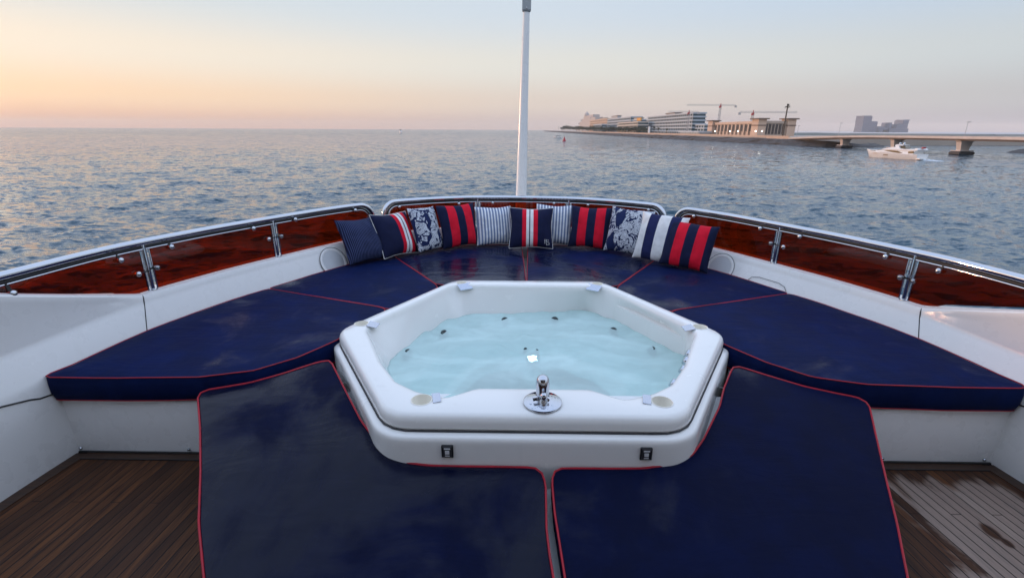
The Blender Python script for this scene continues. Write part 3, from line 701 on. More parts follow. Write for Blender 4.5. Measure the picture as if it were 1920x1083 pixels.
# ------------------------------------------------------------------ mast
mt = thing('mast', 'tall white tapered mast with a grey lamp housing behind the bow rail', 'mast', (-.05, 6.5, -.12))
MB().tube([(-.062, 6.5, -.1), (-.039, 6.5, .807), (-.019, 6.5, 1.92), (.001, 6.5, 3.02)], [.082, .073, .056, .040], 20).build('pole', M['white'], mt)
MB().lathe([(.14, -.12), (.14, -.10), (.09, -.085), (.085, -.02)], (-.062, 6.5, 0), seg=20).build('foot', M['white'], mt)
M['lampgrey'] = plain('lamp_housing_grey', (.30, .32, .33), .4)
MB().box((.003, 6.5, 3.115), (.105, .105, .17), 0, .012).build('lamp_housing', M['lampgrey'], mt)
MB().lathe([(.034, 0), (.036, .02), (.05, .03)], (.002, 6.5, 3.0), seg=16).build('collar', M['lampgrey'], mt)
MB().lathe([(.006, 0), (.006, .012), (.002, .013)], (.003, 6.446, 3.06), (0, -1, 0), 8).build('bolt', M['steel'], mt)
# ------------------------------------------------------------------ pillows
NAVY = (.0075, .0110, .042); RED = (.62, .008, .030); WHT = (.72, .73, .74)
def fabric(name, build):
    t = NT(name); o = t.obj(); c = build(t, o)
    wv = t.n('TexWave', {'Vector': o, 'Scale': 260.0, 'Distortion': .4}, out=1); nz = t.noise(o, 14, 4)
    c = t.mix(t.m_('MULTIPLY', t.ss(nz, .35, .7), .18), c, (0, 0, 0))
    nb = t.bump(t.noise(o, 7, 3, .5, dist=.8), .5, .02); nb = t.bump(t.noise(o, 700, 1), .18, .001, nb)
    return t.done(t.pbsdf(base=c, rough=.82, normal=nb, sheen=.02, spec=.15))
def ramp(t, v, stops):
    nd = t.t.nodes.new('ShaderNodeValToRGB'); nd.color_ramp.interpolation = 'CONSTANT'; e = nd.color_ramp.elements
    for i, (p, c) in enumerate(stops):
        k = e[i] if i < 2 else e.new(p)
        k.position = p; k.color = (*c, 1)
    t.t.links.new(v, nd.inputs[0]); return nd.outputs[0]
def stripes(stops, half=.5, shift=0.):
    def f(t, o): return ramp(t, t.m_('ADD', t.m_('MULTIPLY', t.xyz(o)[0], 1.0/(2*half)), .5-shift), stops)
    return f
def pin(t, o):
    fr = t.m_('FRACT', t.m_('MULTIPLY', t.xyz(o)[0], 68.)); return t.mix(t.m_('MULTIPLY', t.m_('LESS_THAN', fr, .30), .5), NAVY, (.12, .16, .32))
def ticking(t, o):
    fr = t.m_('FRACT', t.m_('MULTIPLY', t.xyz(o)[0], 31.))
    return ramp(t, fr, [(0., (.72, .75, .80)), (.36, (.03, .045, .12)), (.44, (.20, .26, .40)), (.80, (.03, .045, .12)), (.88, (.72, .75, .80))])
def print_(seed):
    def f(t, o):
        mo = t.map(o, loc=(seed, seed*2, 0))
        n1 = t.noise(mo, 13, 3, .5, dist=2.2); n2 = t.noise(t.map(mo, (1, 1, .5), (0, .6, 0)), 20, 2, .5, dist=3.5)
        w = t.n('VectorMath', {0: mo, 1: t.n('VectorMath', {0: t.noise(mo, 6, 2, out=1), 3: .06}, operation='SCALE')}, operation='ADD')
        vm = t.map(w, (1, 1, .55), (0, .55, 0))
        cell = t.n('SeparateColor', {0: t.n('TexVoronoi', {'Vector': vm, 'Scale': 9.0}, out=1, distance='CHEBYCHEV')}, out=0)
        tri = t.m_('MULTIPLY', t.m_('GREATER_THAN', cell, .60), t.m_('LESS_THAN', t.n('TexVoronoi', {'Vector': vm, 'Scale': 9.0}, out=0, distance='CHEBYCHEV'), .42))
        line = t.m_('LESS_THAN', t.m_('FRACT', t.m_('MULTIPLY', n2, 11.)), .34)
        blob = t.m_('GREATER_THAN', n1, .545)
        k = t.m_('MAXIMUM', tri, t.m_('MAXIMUM', blob, t.m_('MULTIPLY', line, t.m_('LESS_THAN', n1, .53))))
        return t.mix(k, (.66, .70, .76), (.012, .022, .080))
    return f
def nauti(seed): return fabric('nautical_print', print_(seed))
CEN = [(0, NAVY), (.29, RED), (.385, WHT), (.45, NAVY), (.476, WHT), (.543, RED), (.645, NAVY)]
RSTR = [(0, NAVY), (.22, RED), (.43, NAVY), (.63, RED), (.85, NAVY)]
WST = [(0, WHT), (.20, (.016, .022, .085)), (.42, WHT), (.66, (.016, .022, .085)), (.86, WHT)]
def pillow(label, bl, br, h, matl, w=None, tilt=20, back=0., roll=0., thick=.085, piping=None, mono=False, zb=.535, seed=0, pinch=.07):
    A = at(*bl, zb); B = at(*br, zb); d = (B-A); W = float(np.linalg.norm(d)) if w is None else w; ang = math.atan2(d[1], d[0])
    c = (A+B)/2; nrm = np.array([-math.sin(ang), math.cos(ang), 0]); c = c+nrm*(back+.02); c[2] = .508
    root = thing('pillow', label, 'pillow', c, 'pillows along the bow'); n = 34
    hw, hh = W/2, h/2; rr = random.Random(seed); p1, p2, p3 = rr.uniform(0, 9), rr.uniform(0, 9), rr.uniform(0, 9)
    def surf(u, v, sgn):
        px = 1-pinch*(1-v*v)-.02*math.sin(3*v+p1)*(1-v*v); pz = 1-pinch*(1-u*u)-.02*math.sin(3*u+p2)*(1-u*u)
        T = ((1-u**4)*(1-v**4))**.62*.72+.28*((1-u*u)*(1-v*v))
        wr = .006*mnoise.noise((u*2.5+p1, v*2.5+p2, sgn*2+p3))*(1-u**4)*(1-v**4)
        sag = -.012*(1-v)*.5*(1-u*u)
        return (u*hw*px, -sgn*(thick*T+wr)+sag*.5, v*hh*pz+hh)
    mb = MB(); g = np.sin(np.linspace(-math.pi/2, math.pi/2, n+1)); g = g*.45+np.linspace(-1, 1, n+1)*.55
    for sgn in (1, -1):
        vs = [surf(u, v, sgn) for v in g for u in g]; fs = []
        for a in range(n):
            for b in range(n): q = a*(n+1)+b; fs.append((q, q+1, q+n+2, q+n+1))
        mb.add(vs, fs)
    cov = mb.build('cover', matl, root, origin=(0, 0, 0), angle=180)
    me = cov.data; bm = bmesh.new(); bm.from_mesh(me); bmesh.ops.remove_doubles(bm, verts=bm.verts, dist=1e-5); bmesh.ops.recalc_face_normals(bm, faces=bm.faces); bm.to_mesh(me); bm.free(); me.shade_smooth()
    cov.location = (0, 0, 0)
    if piping:
        e = [surf(u, -1, 1) for u in g]+[surf(1, v, 1) for v in g[1:]]+[surf(u, 1, 1) for u in g[::-1][1:]]+[surf(-1, v, 1) for v in g[::-1][1:-1]]
        k = MB().tube(e, .0034, 6, True).build('piping', piping, root, origin=(0, 0, 0)); k.location = (0, 0, 0)
    if mono:
        mm = MB(); u0, v0, s_ = .72, -.78, .019
        def seg(x0, y0, x1, y1):
            def P(x, y):
                q = surf(u0+x*s_/hw, v0+y*s_/hh, 1); return Vector((q[0], q[1]-.0015, q[2]))
            mm.beam(P(x0, y0), P(x1, y1), .0052, .002)
        for q in ((-1, -.35, -1, 1.9), (-1.15, 1.9, 1.0, 1.9), (-1, .95, .55, .95),
                  (-.05, -.9, -.05, 1.9), (-.05, .62, 1.0, .62), (1.0, .62, 1.35, .3), (1.35, .3, 1.35, -.55), (1.35, -.55, 1.0, -.9), (1.0, -.9, -.2, -.9), (1.0, 1.9, 1.2, 1.5), (1.2, 1.5, 1.2, .95), (1.2, .95, 1.0, .62)): seg(*q)
        k = mm.build('monogram', M['piping_white'], root, smooth=False, origin=(0, 0, 0)); k.location = (0, 0, 0)
    root.rotation_euler = (Matrix.Rotation(ang, 3, 'Z') @ Matrix.Rotation(R(-tilt), 3, 'X') @ Matrix.Rotation(R(roll), 3, 'Y')).to_euler()
    return root
fab_c = fabric('centre_stripe_fabric', stripes(CEN, .225)); fab_r = fabric('red_stripe_fabric', stripes(RSTR, .215)); fab_t = fabric('ticking_fabric', ticking)
pillow('navy pinstripe pillow at the left end of the row against the red panel', (664, 493), (727, 479), .44, fabric('pinstripe_fabric', pin), w=.43, tilt=30, seed=1, roll=2)
pillow('white piped navy pillow with an off centre red and white band beside the pinstripe one', (728, 482), (784, 467), .44, fabric('centre_stripe_fabric', stripes(CEN, .23, .20)), w=.45, tilt=26, piping=M['piping_white'], seed=2, roll=3)
pillow('slim white and navy nautical print pillow on the left side of the row', (787, 472), (838, 459), .46, nauti(1.3), w=.36, tilt=22, seed=3, roll=3, thick=.07)
pillow('navy pillow with two broad red stripes on the left of the striped ticking pillows', (833, 463), (902, 455), .46, fab_r, w=.43, tilt=20, seed=4, roll=-1)
pillow('blue and white ticking pillow showing its whole face left of the monogram pillow', (898, 457), (960, 454), .42, fab_t, w=.40, tilt=20, seed=5, thick=.075)
pillow('navy pillow with white piping, central red and white bands and a small white monogram', (955, 459.5), (1036, 460.5), .43, fab_c, w=.46, tilt=20, back=-.05, piping=M['piping_white'], mono=True, seed=6)
pillow('blue and white ticking pillow half hidden behind the monogram pillow', (1006, 456), (1068, 457), .43, fab_t, w=.40, tilt=14, back=.05, seed=7, thick=.07, roll=2)
pillow('navy pillow with two broad red stripes leaning upright right of the ticking pillow', (1066, 459), (1138, 464), .44, fab_r, w=.43, tilt=18, seed=8, roll=1)
pillow('white and navy nautical print pillow tucked beside the wide white striped pillow on the right', (1133, 468), (1203, 477), .46, nauti(4.1), w=.44, tilt=18, back=.02, seed=9, roll=3, thick=.075)
pillow('white pillow with wide navy stripes partly covered by the rightmost pillow', (1189, 480), (1268, 492), .46, fabric('wide_stripe_fabric', stripes(WST, .22)), w=.45, tilt=18, back=-.03, seed=10, roll=3, thick=.075)
pillow('navy pillow with two broad red stripes at the right end of the row', (1238, 490), (1326, 502), .43, fab_r, w=.44, tilt=25, back=-.06, seed=11, roll=4)
# ------------------------------------------------------------------ far shore
def yx(px, X): d = ray(px, 245); s = (X-CP[0])/d[0]; return CP[1]+d[1]*s
def zt(px, py, X): d = ray(px, py); s = (X-CP[0])/d[0]; return CP[2]+d[2]*s
LAND = SEA+4.6
M['rock'] = plain('dark_rock', (.055, .05, .05), .9, var=.5, scale=.35, bump=.5)
M['sand'] = plain('paved_sand', (.42, .34, .28), .9, var=.12, scale=.05)
M['peach'] = plain('sandstone', (.55, .39, .29), .85, var=.08, scale=.2)
M['stone'] = plain('pale_stone', (.46, .36, .29), .85, var=.08, scale=.15)
M['bronze'] = plain('bronze_window', (.055, .042, .04), .3, var=.2, scale=.5)
M['cornice'] = plain('dark_cornice', (.16, .11, .085), .8)
M['cream'] = plain('cream_render', (.56, .49, .42), .85, var=.06, scale=.1)
M['slab'] = plain('slab_white', (.40, .43, .46), .6, var=.05, scale=.1)
M['bglass'] = plain('blue_glass', (.045, .10, .13), .22, .3, .3, .08)
M['palest'] = plain('pale_palace', (.44, .38, .35), .8, var=.05, scale=.05)
M['concrete'] = plain('concrete', (.56, .47, .41), .85, var=.1, scale=.3)
M['leaf'] = plain('foliage', (.040, .050, .030), .9, var=.5, scale=.4)
M['bark'] = plain('bark', (.10, .075, .055), .9)
M['crane_red'] = plain('crane_red', (.40, .05, .05), .6); M['crane_grey'] = plain('crane_grey', (.40, .38, .37), .6)  # crane grey lightened: haze over the cranes put into the colour
M['boat'] = plain('boat_white', (.78, .75, .72), .3, var=.05); M['boatglass'] = plain('boat_glass', (.10, .07, .03), .12, .2)
M['far'] = plain('haze_blue_tower', (.12, .135, .185), .7, var=.06, scale=.02); M['rust'] = plain('buoy_red', (.42, .02, .03), .5)  # far towers: distance haze put into the blue-grey colour
t = NT('lit_lamp'); M['litlamp'] = t.done(t.n('Emission', {'Color': (1, .93, .8), 'Strength': 7.0}))

shore = [(124, 2600), (126, 1900), (128.6, 960), (138.5, 578), (146.5, 424), (151, 335), (155, 297), (163, 272), (172, 262), (186, 262), (200, 275), (215, 300)]
sh = resample(np.array(shore, float), 420); rows = []
nrm_ = np.gradient(sh, axis=0); nrm_ /= np.linalg.norm(nrm_, axis=1)[:, None]; nrm_ = np.stack([-nrm_[:, 1], nrm_[:, 0]], 1)
if nrm_[0, 0] < 0: nrm_ = -nrm_
for j, (d, z) in enumerate(((-1, -1.2), (.6, .3), (1.8, 1.2), (3., 2.0), (4.2, 2.8), (5.6, 3.3), (8, 3.4))):
    row = []
    for k, p in enumerate(sh):
        a, b = nrs.uniform(-.8, .8), nrs.uniform(-.45, .45)
        low = 1.0 if p[1] > 300 or p[0] < 154 else max(.45, 1-(p[0]-154)*.02)
        row.append((p[0]+nrm_[k][0]*d+a*(j < 6), p[1]+nrm_[k][1]*d, SEA+(z+b*(0 < j < 6))*low))
    rows.append(row)
rock = MB().loft(rows).build('breakwater', M['rock'], smooth=False); tag(rock, kind='structure')
land = [(p[0]+n_[0]*7.5, p[1]+n_[1]*7.5) for p, n_ in zip(sh[::6], nrm_[::6])]
land = [p for p in land if p[1] > 305]
isl = MB().prism(land+[(190, 303), (420, 330), (900, 900), (900, 2600)], SEA-1, LAND-.4).build('island', M['sand'], smooth=False); tag(isl, kind='structure')
mb = MB(); wl = [(p[0]+n_[0]*8.2, p[1]+n_[1]*8.2) for p, n_ in zip(sh, nrm_) if 303 < p[1] < 1100 and p[0] < 160]
for (a, b) in zip(wl[:-1], wl[1:]): mb.beam((*a, LAND-.45), (*b, LAND-.45), .8, 2.0)
tag(mb.build('sea_wall', M['peach'], smooth=False), 'long low peach coloured sea wall above the dark rocks of the island', 'wall')
# low far shore seen under the bridge
rows = []
xs = np.linspace(230, 1500, 90)
for j, (d, z) in enumerate(((-3, -1), (0, .5), (9, 2.6), (30, 3.6), (90, 4.2), (400, 4.0))):
    rows.append([(x, 400+(x-230)*.14+d+12*math.sin(x*.013), SEA+z*(.8+.35*mnoise.noise((x*.02, j, 0))) + (nrs.uniform(0, 3.2) if 2 < j < 5 else 0)) for x in xs])
tag(MB().loft(rows).build('far_shore', plain('hazy_land', (.10, .11, .10), .95, var=.4, scale=.02), smooth=False), kind='structure')
rows = [[(198+a*1.0, 203.5+b, SEA+h) for a, b in ((-4, 0), (4, 4), (13, 4), (26, 2))] for b, h in ()]
mb = MB(); ic = (212, 203)
prof = [(14, -.8), (11.5, .35), (8.5, 1.2), (5, 1.75), (1, 2.1)]
tmp = MB().lathe(prof, seg=40)
tag(MB().add([(ic[0]+v[0]*1.05+nrs.uniform(-.5, .5), ic[1]+v[1]*.8+nrs.uniform(-.5, .5), SEA+v[2]+nrs.uniform(-.25, .25)) for v in tmp.v], tmp.f).build('rock_islet', M['rock'], smooth=False), 'low dark rock islet at the right edge of the picture', 'rock')

def pland(px, Y): d = ray(px, 248); return (CP[0]+d[0]*Y/d[1], Y)
fl = [pland(1478, 1500), pland(1530, 1100), pland(1600, 800), pland(1650, 520), pland(1760, 436), pland(1920, 400), (1400, 520), (6000, 900), (6000, 5000), pland(1478, 5000)]
tag(MB().prism(fl, SEA-1, SEA+3.6).build('far_land', plain('haze_pale_land', (.44, .41, .41), .95, var=.3, scale=.01), smooth=False), kind='structure')  # haze put into the land colour, pale like the low sky
# sandstone hotel
HX = 180.; Ya = yx(1420, HX); Yb = yx(1326, HX); HT = zt(1420, 221.5, HX); HM = zt(1420, 227.5, HX)
ho = thing('sandstone_hotel', 'peach sandstone palace hotel with square corner towers and tall window bays', 'hotel', (HX, Ya, LAND-.4))
d_ = ray(1489, 245); W2 = float((Ya+1.5)*d_[0]/d_[1]+CP[0]-HX); L = Yb-Ya; base = LAND-.4
def hb(name, mat, x0, x1, y0, y1, z0, z1, par=ho): return MB().box(((x0+x1)/2, (y0+y1)/2, (z0+z1)/2), (x1-x0, y1-y0, z1-z0)).build(name, mat, par, smooth=False)
hb('wall', M['stone'], HX+2.5, HX+W2-2, Ya+3, Yb-3, base, HM)
for (tx, ty, tw, tl) in ((HX, Ya, 6., 11.), (HX, Yb-11, 6., 11.), (HX+W2-6, Ya+.6, 6., 10.)):
    tw_ = MB().box((tx+tw/2, ty+tl/2, (base+HT-.9)/2), (tw, tl, HT-.9-base)).build('tower', M['peach'], ho, smooth=False)
    MB().box((tx+tw/2, ty+tl/2, HT-.45), (tw+2.6, tl+3.0, .9)).build('cornice', M['cornice'], tw_, smooth=False)
    MB().box((tx+tw/2, ty+tl/2, base+(HT-base)*.60), (tw+.6, tl+.6, .7)).build('string_course', M['cornice'], tw_, smooth=False)
y0, y1 = Ya+12, Yb-12; nb2 = 10; pw = (y1-y0)/nb2
zs0, zs1 = base+(HM-base)*.30, base+(HM-base)*.80
for k in range(nb2):
    ya = y0+pw*k
    hb('window', M['bronze'], HX+2.2, HX+2.6, ya+pw*.14, ya+pw*.86, zs0, zs1)
    hb('arcade_opening', M['cornice'], HX+2.3, HX+2.6, ya+pw*.66, ya+pw*.9, base, zs0-.5)
    hb('pilaster', M['peach'], HX+1.5, HX+2.4, ya-pw*.13, ya+pw*.13, base, zs1+.2)
hb('parapet', M['peach'], HX+1.8, HX+2.7, Ya+11.3, Yb-11.3, zs1+.6, HM+.3)
for k in range(6):
    wx = (W2-13.)/6; xa = HX+6.6+wx*k
    hb('side_window', M['bronze'], xa+wx*.15, xa+wx*.82, Ya+2.7, Ya+3.1, base+1.5, base+(HM-base)*.82)
hb('side_parapet', M['stone'], HX+6.1, HX+W2-6.1, Ya+2.4, Ya+3.2, base+(HM-base)*.86, HM+.4)
for px in (1341, 1369, 1384, 1417, 1429):
    Xl = HX-6; Yl = yx(px, Xl); zl = zt(px, 246, Xl)
    lp = thing('street_lamp', {1341: 'lit lamp nearest the far tower of the sandstone hotel', 1369: 'lit lamp before the middle bays of the sandstone hotel, left one of a pair', 1384: 'lit lamp before the middle bays of the sandstone hotel, right one of a pair', 1417: 'lit lamp on the sunlit side of the hotel corner tower', 1429: 'lit lamp on the shaded side of the hotel corner tower'}[px], 'lamp', (Xl, Yl, base), 'lit lamps before the sandstone hotel')
    MB().tube([(Xl, Yl, base), (Xl, Yl, zl)], .12, 6).build('pole', M['crane_grey'], lp)
    MB().ball((Xl, Yl, zl), .48, seg=10).build('globe', M['litlamp'], lp)
# palm shaped phone mast
Xp = 176.; Yp = yx(1469, Xp); zp = zt(1474, 196, Xp)
pm = thing('palm_mast', 'lone tall palm shaped mast rising over the right end of the sandstone hotel', 'palm', (Xp, Yp, base))
MB().tube([(Xp, Yp, base), (Xp, Yp, zp-1)], [.55, .4], 8).build('trunk', M['bark'], pm)
mb = MB()
for k in range(40):
    a = rng.uniform(0, 6.28); e = rng.uniform(-.6, 1.2); l = rng.uniform(1.6, 2.8); d = np.array([math.cos(a)*math.cos(e), math.sin(a)*math.cos(e), math.sin(e)]); p = np.array([Xp, Yp, zp-1.2]); q = p+d*l*.6; r_ = p+d*l+np.array([0, 0, -.5]); s = np.array([-math.sin(a), math.cos(a), 0])*.28
    mb.add([p-s*.5, p+s*.5, q+s, q-s, r_], [(0, 1, 2, 3), (3, 2, 4)])
mb.build('crown', M['leaf'], pm, smooth=False, fix=False)

def block(name, label, X, pxn, pxf, tops, w=18., wall='slab', glass='bglass', floors=5, setb=0., top_px=None, roof=None, cat='building'):
    Yn, Yf = yx(pxn, X), yx(pxf, X); z1 = zt((pxn+pxf)/2, tops, X); b = thing(name, label, cat, (X, Yn, base))
    fh = (z1-base)/floors
    for k in range(floors):
        s = setb*k; za = base+fh*k; a, c = Yn+s*.8*fh, Yf-s*1.2*fh
        fl = MB().box((X+w/2+s, (a+c)/2, za+fh*.30), (w, c-a, fh*.6)).build('storey', M[glass], b, smooth=False)
        MB().box((X+w/2+s-.3, (a+c)/2, za+fh*.79), (w+2.2, c-a+2.5, fh*.42)).build('floor_slab', M[wall], fl, smooth=False)
        nb_ = int(max(3, (c-a)/7))
        mm = MB()
        for j in range(nb_): yy = a+(c-a)*(j+.5)/nb_; mm.box((X+s-.3, yy, za+fh*.30), (.5, (c-a)/nb_*.25, fh*.6))
        mm.build('mullion', M[wall], fl, smooth=False)['kind'] = 'stuff'
    for (pa, pb, py) in (roof or []):
        ya, yb = yx(pa, X+5), yx(pb, X+5); zr = zt((pa+pb)/2, py, X+5); yy0, yy1 = min(ya, yb), max(ya, yb)
        MB().box((X+9, (yy0+yy1)/2, (z1+zr)/2), (8, yy1-yy0, max(zr-z1, .5))).build('roof_block', M['crane_grey'], b, smooth=False)
        MB().box((X+9, (yy0+yy1)/2, zr+.3), (10, (yy1-yy0)+3, .6)).build('roof_slab', M['cornice'], b, smooth=False)
    return b
block('glass_hotel', 'large blue glass terraced hotel with five bands of windows', 192, 1298, 1206, 215, 13, 'slab', 'bglass', 6, .55, roof=[(1246, 1262, 213)], cat='hotel')
block('terrace_block', 'low cream terraced block in front of the glass hotel', 172, 1196, 1158, 229, 14, 'cream', 'bglass', 4, .1)
block('terrace_block', 'white stepped apartment block with dark roof slabs left of the glass hotel', 205, 1182, 1137, 221, 20, 'slab', 'bglass', 5, .25, roof=[(1156, 1145, 218)])
block('terrace_block', 'peach apartment block between the white stepped block and the hazy domed palace', 205, 1138, 1105, 224, 18, 'peach', 'cream', 5, .2, roof=[(1132, 1123, 222)])
block('terrace_block', 'small white villa block among the trees at the left of the island', 176, 1128, 1112, 233, 10, 'slab', 'bglass', 3, .3)
block('terrace_block', 'narrow grey block with a dark roof slab just left of the orange hoarding', 200, 1200, 1182, 224, 14, 'slab', 'bglass', 5, .5, roof=[(1196, 1187, 221.5)])
block('site_office', 'long low pale building site block behind the sea wall', 168, 1312, 1275, 246, 10, 'slab', 'slab', 1)
block('low_annex', 'blue grey low wing at the near end of the glass hotel', 196, 1322, 1300, 233, 12, 'slab', 'bglass', 3, .3)
X = 190.; Yq = yx(1197, X); q = thing('sign_board', 'orange hoarding standing on the roof beside the glass hotel', 'sign', (X, Yq, zt(1190, 227, X)))
MB().box((X, Yq, zt(1190, 224.5, X)), (2, 26, 4.4)).build('face', plain('orange', (.62, .30, .07), .7), q, smooth=False)
MB().box((X+1.5, Yq, zt(1190, 229, X)), (1, 2, 5)).build('post', M['crane_grey'], q, smooth=False)
X = 160.; Yq = yx(1217, X); q = thing('white_pylon', 'slim white pylon on the promenade in front of the glass hotel', 'pylon', (X, Yq, base))
MB().box((X, Yq, (base+zt(1217, 237.5, X))/2), (2.0, 2.4, zt(1217, 237.5, X)-base), 0, .1).build('shaft', M['boat'], q)
MB().box((X, Yq, base+.4), (3.2, 3.6, .8)).build('plinth', M['concrete'], q, smooth=False)
# domed palace in the haze
X = 235.; Yd = yx(1098, X)
dm = thing('domed_palace', 'pale hazy stepped palace with a dome at the tip of the island', 'palace', (X, Yd, base))
def zz(py): return zt(1098, py, X)
for kq, (pa, pb, py) in enumerate(((1124, 1081, 236), (1118, 1085, 228), (1113, 1088, 222), (1108, 1091, 217))):
    ya, yb = yx(pa, X), yx(pb, X)
    MB().box((X+15, (ya+yb)/2, (base+zz(py))/2), (30-3*kq, abs(yb-ya), zz(py)-base)).build('wall', M['palest'], dm, smooth=False)
for px, py, r in ((1099, 216.5, 9.), (1090, 226, 5.), (1108, 221, 6.), (1086, 232, 5.)):
    MB().lathe([(r, 0), (r*1.05, r*.4), (r*.8, r*.95), (r*.35, r*1.3), (.2, r*1.75)], (X+6, yx(px, X+6), zt(px, py+1.5, X+6)), seg=14).build('dome', M['palest'], dm)
# trees along the promenade
def tree(px, X, py, palm=False, label='', grp='trees along the promenade'):
    Y = yx(px, X); z1 = zt(px, py, X); h = z1-base
    r = thing('palm_tree' if palm else 'promenade_tree', label, 'tree', (X, Y, base), grp)
    MB().tube([(X, Y, base), (X+.2, Y+.3, base+h*.8)], [.35, .2], 6).build('trunk', M['bark'], r)
    mb = MB()
    if palm:
        for k in range(26):
            a = rng.uniform(0, 6.28); l = rng.uniform(2.2, 3.6); e = rng.uniform(-.2, .9); p = np.array([X+.2, Y+.3, base+h*.82]); d = np.array([math.cos(a)*math.cos(e), math.sin(a)*math.cos(e), math.sin(e)]); s = np.array([-math.sin(a), math.cos(a), 0])*.35
            q = p+d*l*.6; t_ = p+d*l-np.array([0, 0, 1.2]); mb.add([p-s*.4, p+s*.4, q+s, q-s, t_], [(0, 1, 2, 3), (3, 2, 4)])
    else:
        for k in range(190):
            c = np.array([rng.gauss(0, 1), rng.gauss(0, 1.5), rng.gauss(0, .8)]); n_ = np.linalg.norm(c); c = c/max(n_, 1)*rng.uniform(.5, 1.25)
            c = np.array([X, Y, base+h*.62])+c*np.array([h*.5, h*.75, h*.36]); s = h*.07
            v = [c+np.array([rng.uniform(-s, s), rng.uniform(-s, s), rng.uniform(-s, s)])*1.6 for _ in range(4)]; mb.add(v, [(0, 1, 2), (1, 2, 3)])
    mb.build('crown', M['leaf'], r, smooth=False, fix=False)
for k in range(30):
    px = 1054+k*5.4; py = 235.6+(1.5 if k in (0, 9) else 0)+rng.uniform(-.8, 1.4)+(px-1054)*.012
    tree(px, 160+rng.uniform(-3, 8), py, False, 'dark bushy tree in the row along the island promenade')
for px, py, lb in ((1047, 237, 'small lone palm at the very tip of the island'), (1190, 238, 'palm in front of the low cream terraced block'), (1226, 238, 'palm just right of the white pylon'), (1234, 239, 'palm between the white pylon and the crane'), (1250, 241, 'palm at the left end of the long low site block')): tree(px, 160, py, True, lb, 'palms on the island promenade')
# cranes
def crane(label, px, pyb, pyt, X, jl, jr, red):
    Y = yx(px, X); zb_ = zt(px, pyb, X); z1 = zt(px, pyt, X); c = thing('tower_crane', label, 'crane', (X, Y, min(zb_, base)), 'tower cranes over the island')
    z0 = min(zb_, base)
    mb = MB()
    for sx_ in (-.8, .8):
        for sy in (-.8, .8): mb.beam((X+sx_, Y+sy, z0), (X+sx_, Y+sy, z1), .2)
    k = z0; f = 1
    while k < z1-2:
        for sx_ in (-.8, .8): mb.beam((X+sx_, Y-.8*f, k), (X+sx_, Y+.8*f, k+2), .16)
        for sy in (-.8, .8): mb.beam((X-.8*f, Y+sy, k), (X+.8*f, Y+sy, k+2), .16)
        k += 2; f = -f
    mb.build('mast', M['crane_grey'], c, smooth=False)
    def xa(px): d = ray(px, 230); return CP[0]+d[0]/d[1]*(Y-CP[1])
    ya, yb = xa(jl), xa(jr); mb = MB()
    for dz, dy in ((0, -.6), (0, .6), (1.3, 0)): mb.beam((ya, Y+dy, z1+dz), (yb, Y+dy, z1+dz), .16)
    n_ = int(abs(yb-ya)/2.2)
    for j in range(n_):
        y_ = ya+(yb-ya)*j/n_; y2 = ya+(yb-ya)*(j+.5)/n_; y3 = ya+(yb-ya)*(j+1)/n_
        for dy in (-.6, .6): mb.beam((y_, Y+dy, z1), (y2, Y, z1+1.3), .12); mb.beam((y2, Y, z1+1.3), (y3, Y+dy, z1), .12)
    mb.build('jib', M['crane_grey'], c, smooth=False)
    MB().box((X, Y, z1-.8), (1.7, 1.7, 2.0)).box((X-1.1, Y-.9, z1-1.4), (1.2, 1.2, 1.6)).build('slewing_cab', M['crane_red'], c, smooth=False)
    MB().beam((X, Y, z1), (X, Y, z1+2.2), .6).build('apex', M['crane_red'], c, smooth=False)
    ye = yb if abs(yb-X) < abs(ya-X) else ya
    MB().box((ye, Y, z1-.8), (2.0, 1.4, 2.0)).build('counterweight', M['crane_grey'], c, smooth=False)
crane('tower crane with a red cab standing between the glass hotel and the sandstone hotel', 1288, 246, 211, 185, 1252, 1308, 1)
crane('tallest tower crane rising above the left side of the sandstone hotel', 1345, 231, 199, 215, 1284, 1375, 1)
crane('low tower crane with a long jib behind the middle of the sandstone hotel', 1407, 224, 212, 215, 1491, 1384, 1)
# hazy towers across the bay
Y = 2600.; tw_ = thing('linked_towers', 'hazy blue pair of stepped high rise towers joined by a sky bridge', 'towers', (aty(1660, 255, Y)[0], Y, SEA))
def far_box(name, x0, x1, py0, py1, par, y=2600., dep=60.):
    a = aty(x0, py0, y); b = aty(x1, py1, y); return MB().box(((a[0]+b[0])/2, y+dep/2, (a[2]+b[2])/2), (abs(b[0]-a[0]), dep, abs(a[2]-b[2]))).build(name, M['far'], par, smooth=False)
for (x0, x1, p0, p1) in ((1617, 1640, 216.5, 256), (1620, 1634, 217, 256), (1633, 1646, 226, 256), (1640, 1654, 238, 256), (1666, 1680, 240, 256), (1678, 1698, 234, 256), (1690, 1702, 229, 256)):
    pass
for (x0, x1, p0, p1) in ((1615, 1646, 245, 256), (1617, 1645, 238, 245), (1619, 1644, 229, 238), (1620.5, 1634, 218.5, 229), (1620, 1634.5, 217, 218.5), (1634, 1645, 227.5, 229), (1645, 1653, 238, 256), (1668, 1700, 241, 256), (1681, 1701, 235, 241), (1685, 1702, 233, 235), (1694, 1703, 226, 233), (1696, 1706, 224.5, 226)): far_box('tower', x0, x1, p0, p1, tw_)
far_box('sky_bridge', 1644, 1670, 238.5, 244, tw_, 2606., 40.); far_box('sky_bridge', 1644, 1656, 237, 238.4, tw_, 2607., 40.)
far_box('roof_mast', 1669.2, 1670.6, 230, 241, tw_)

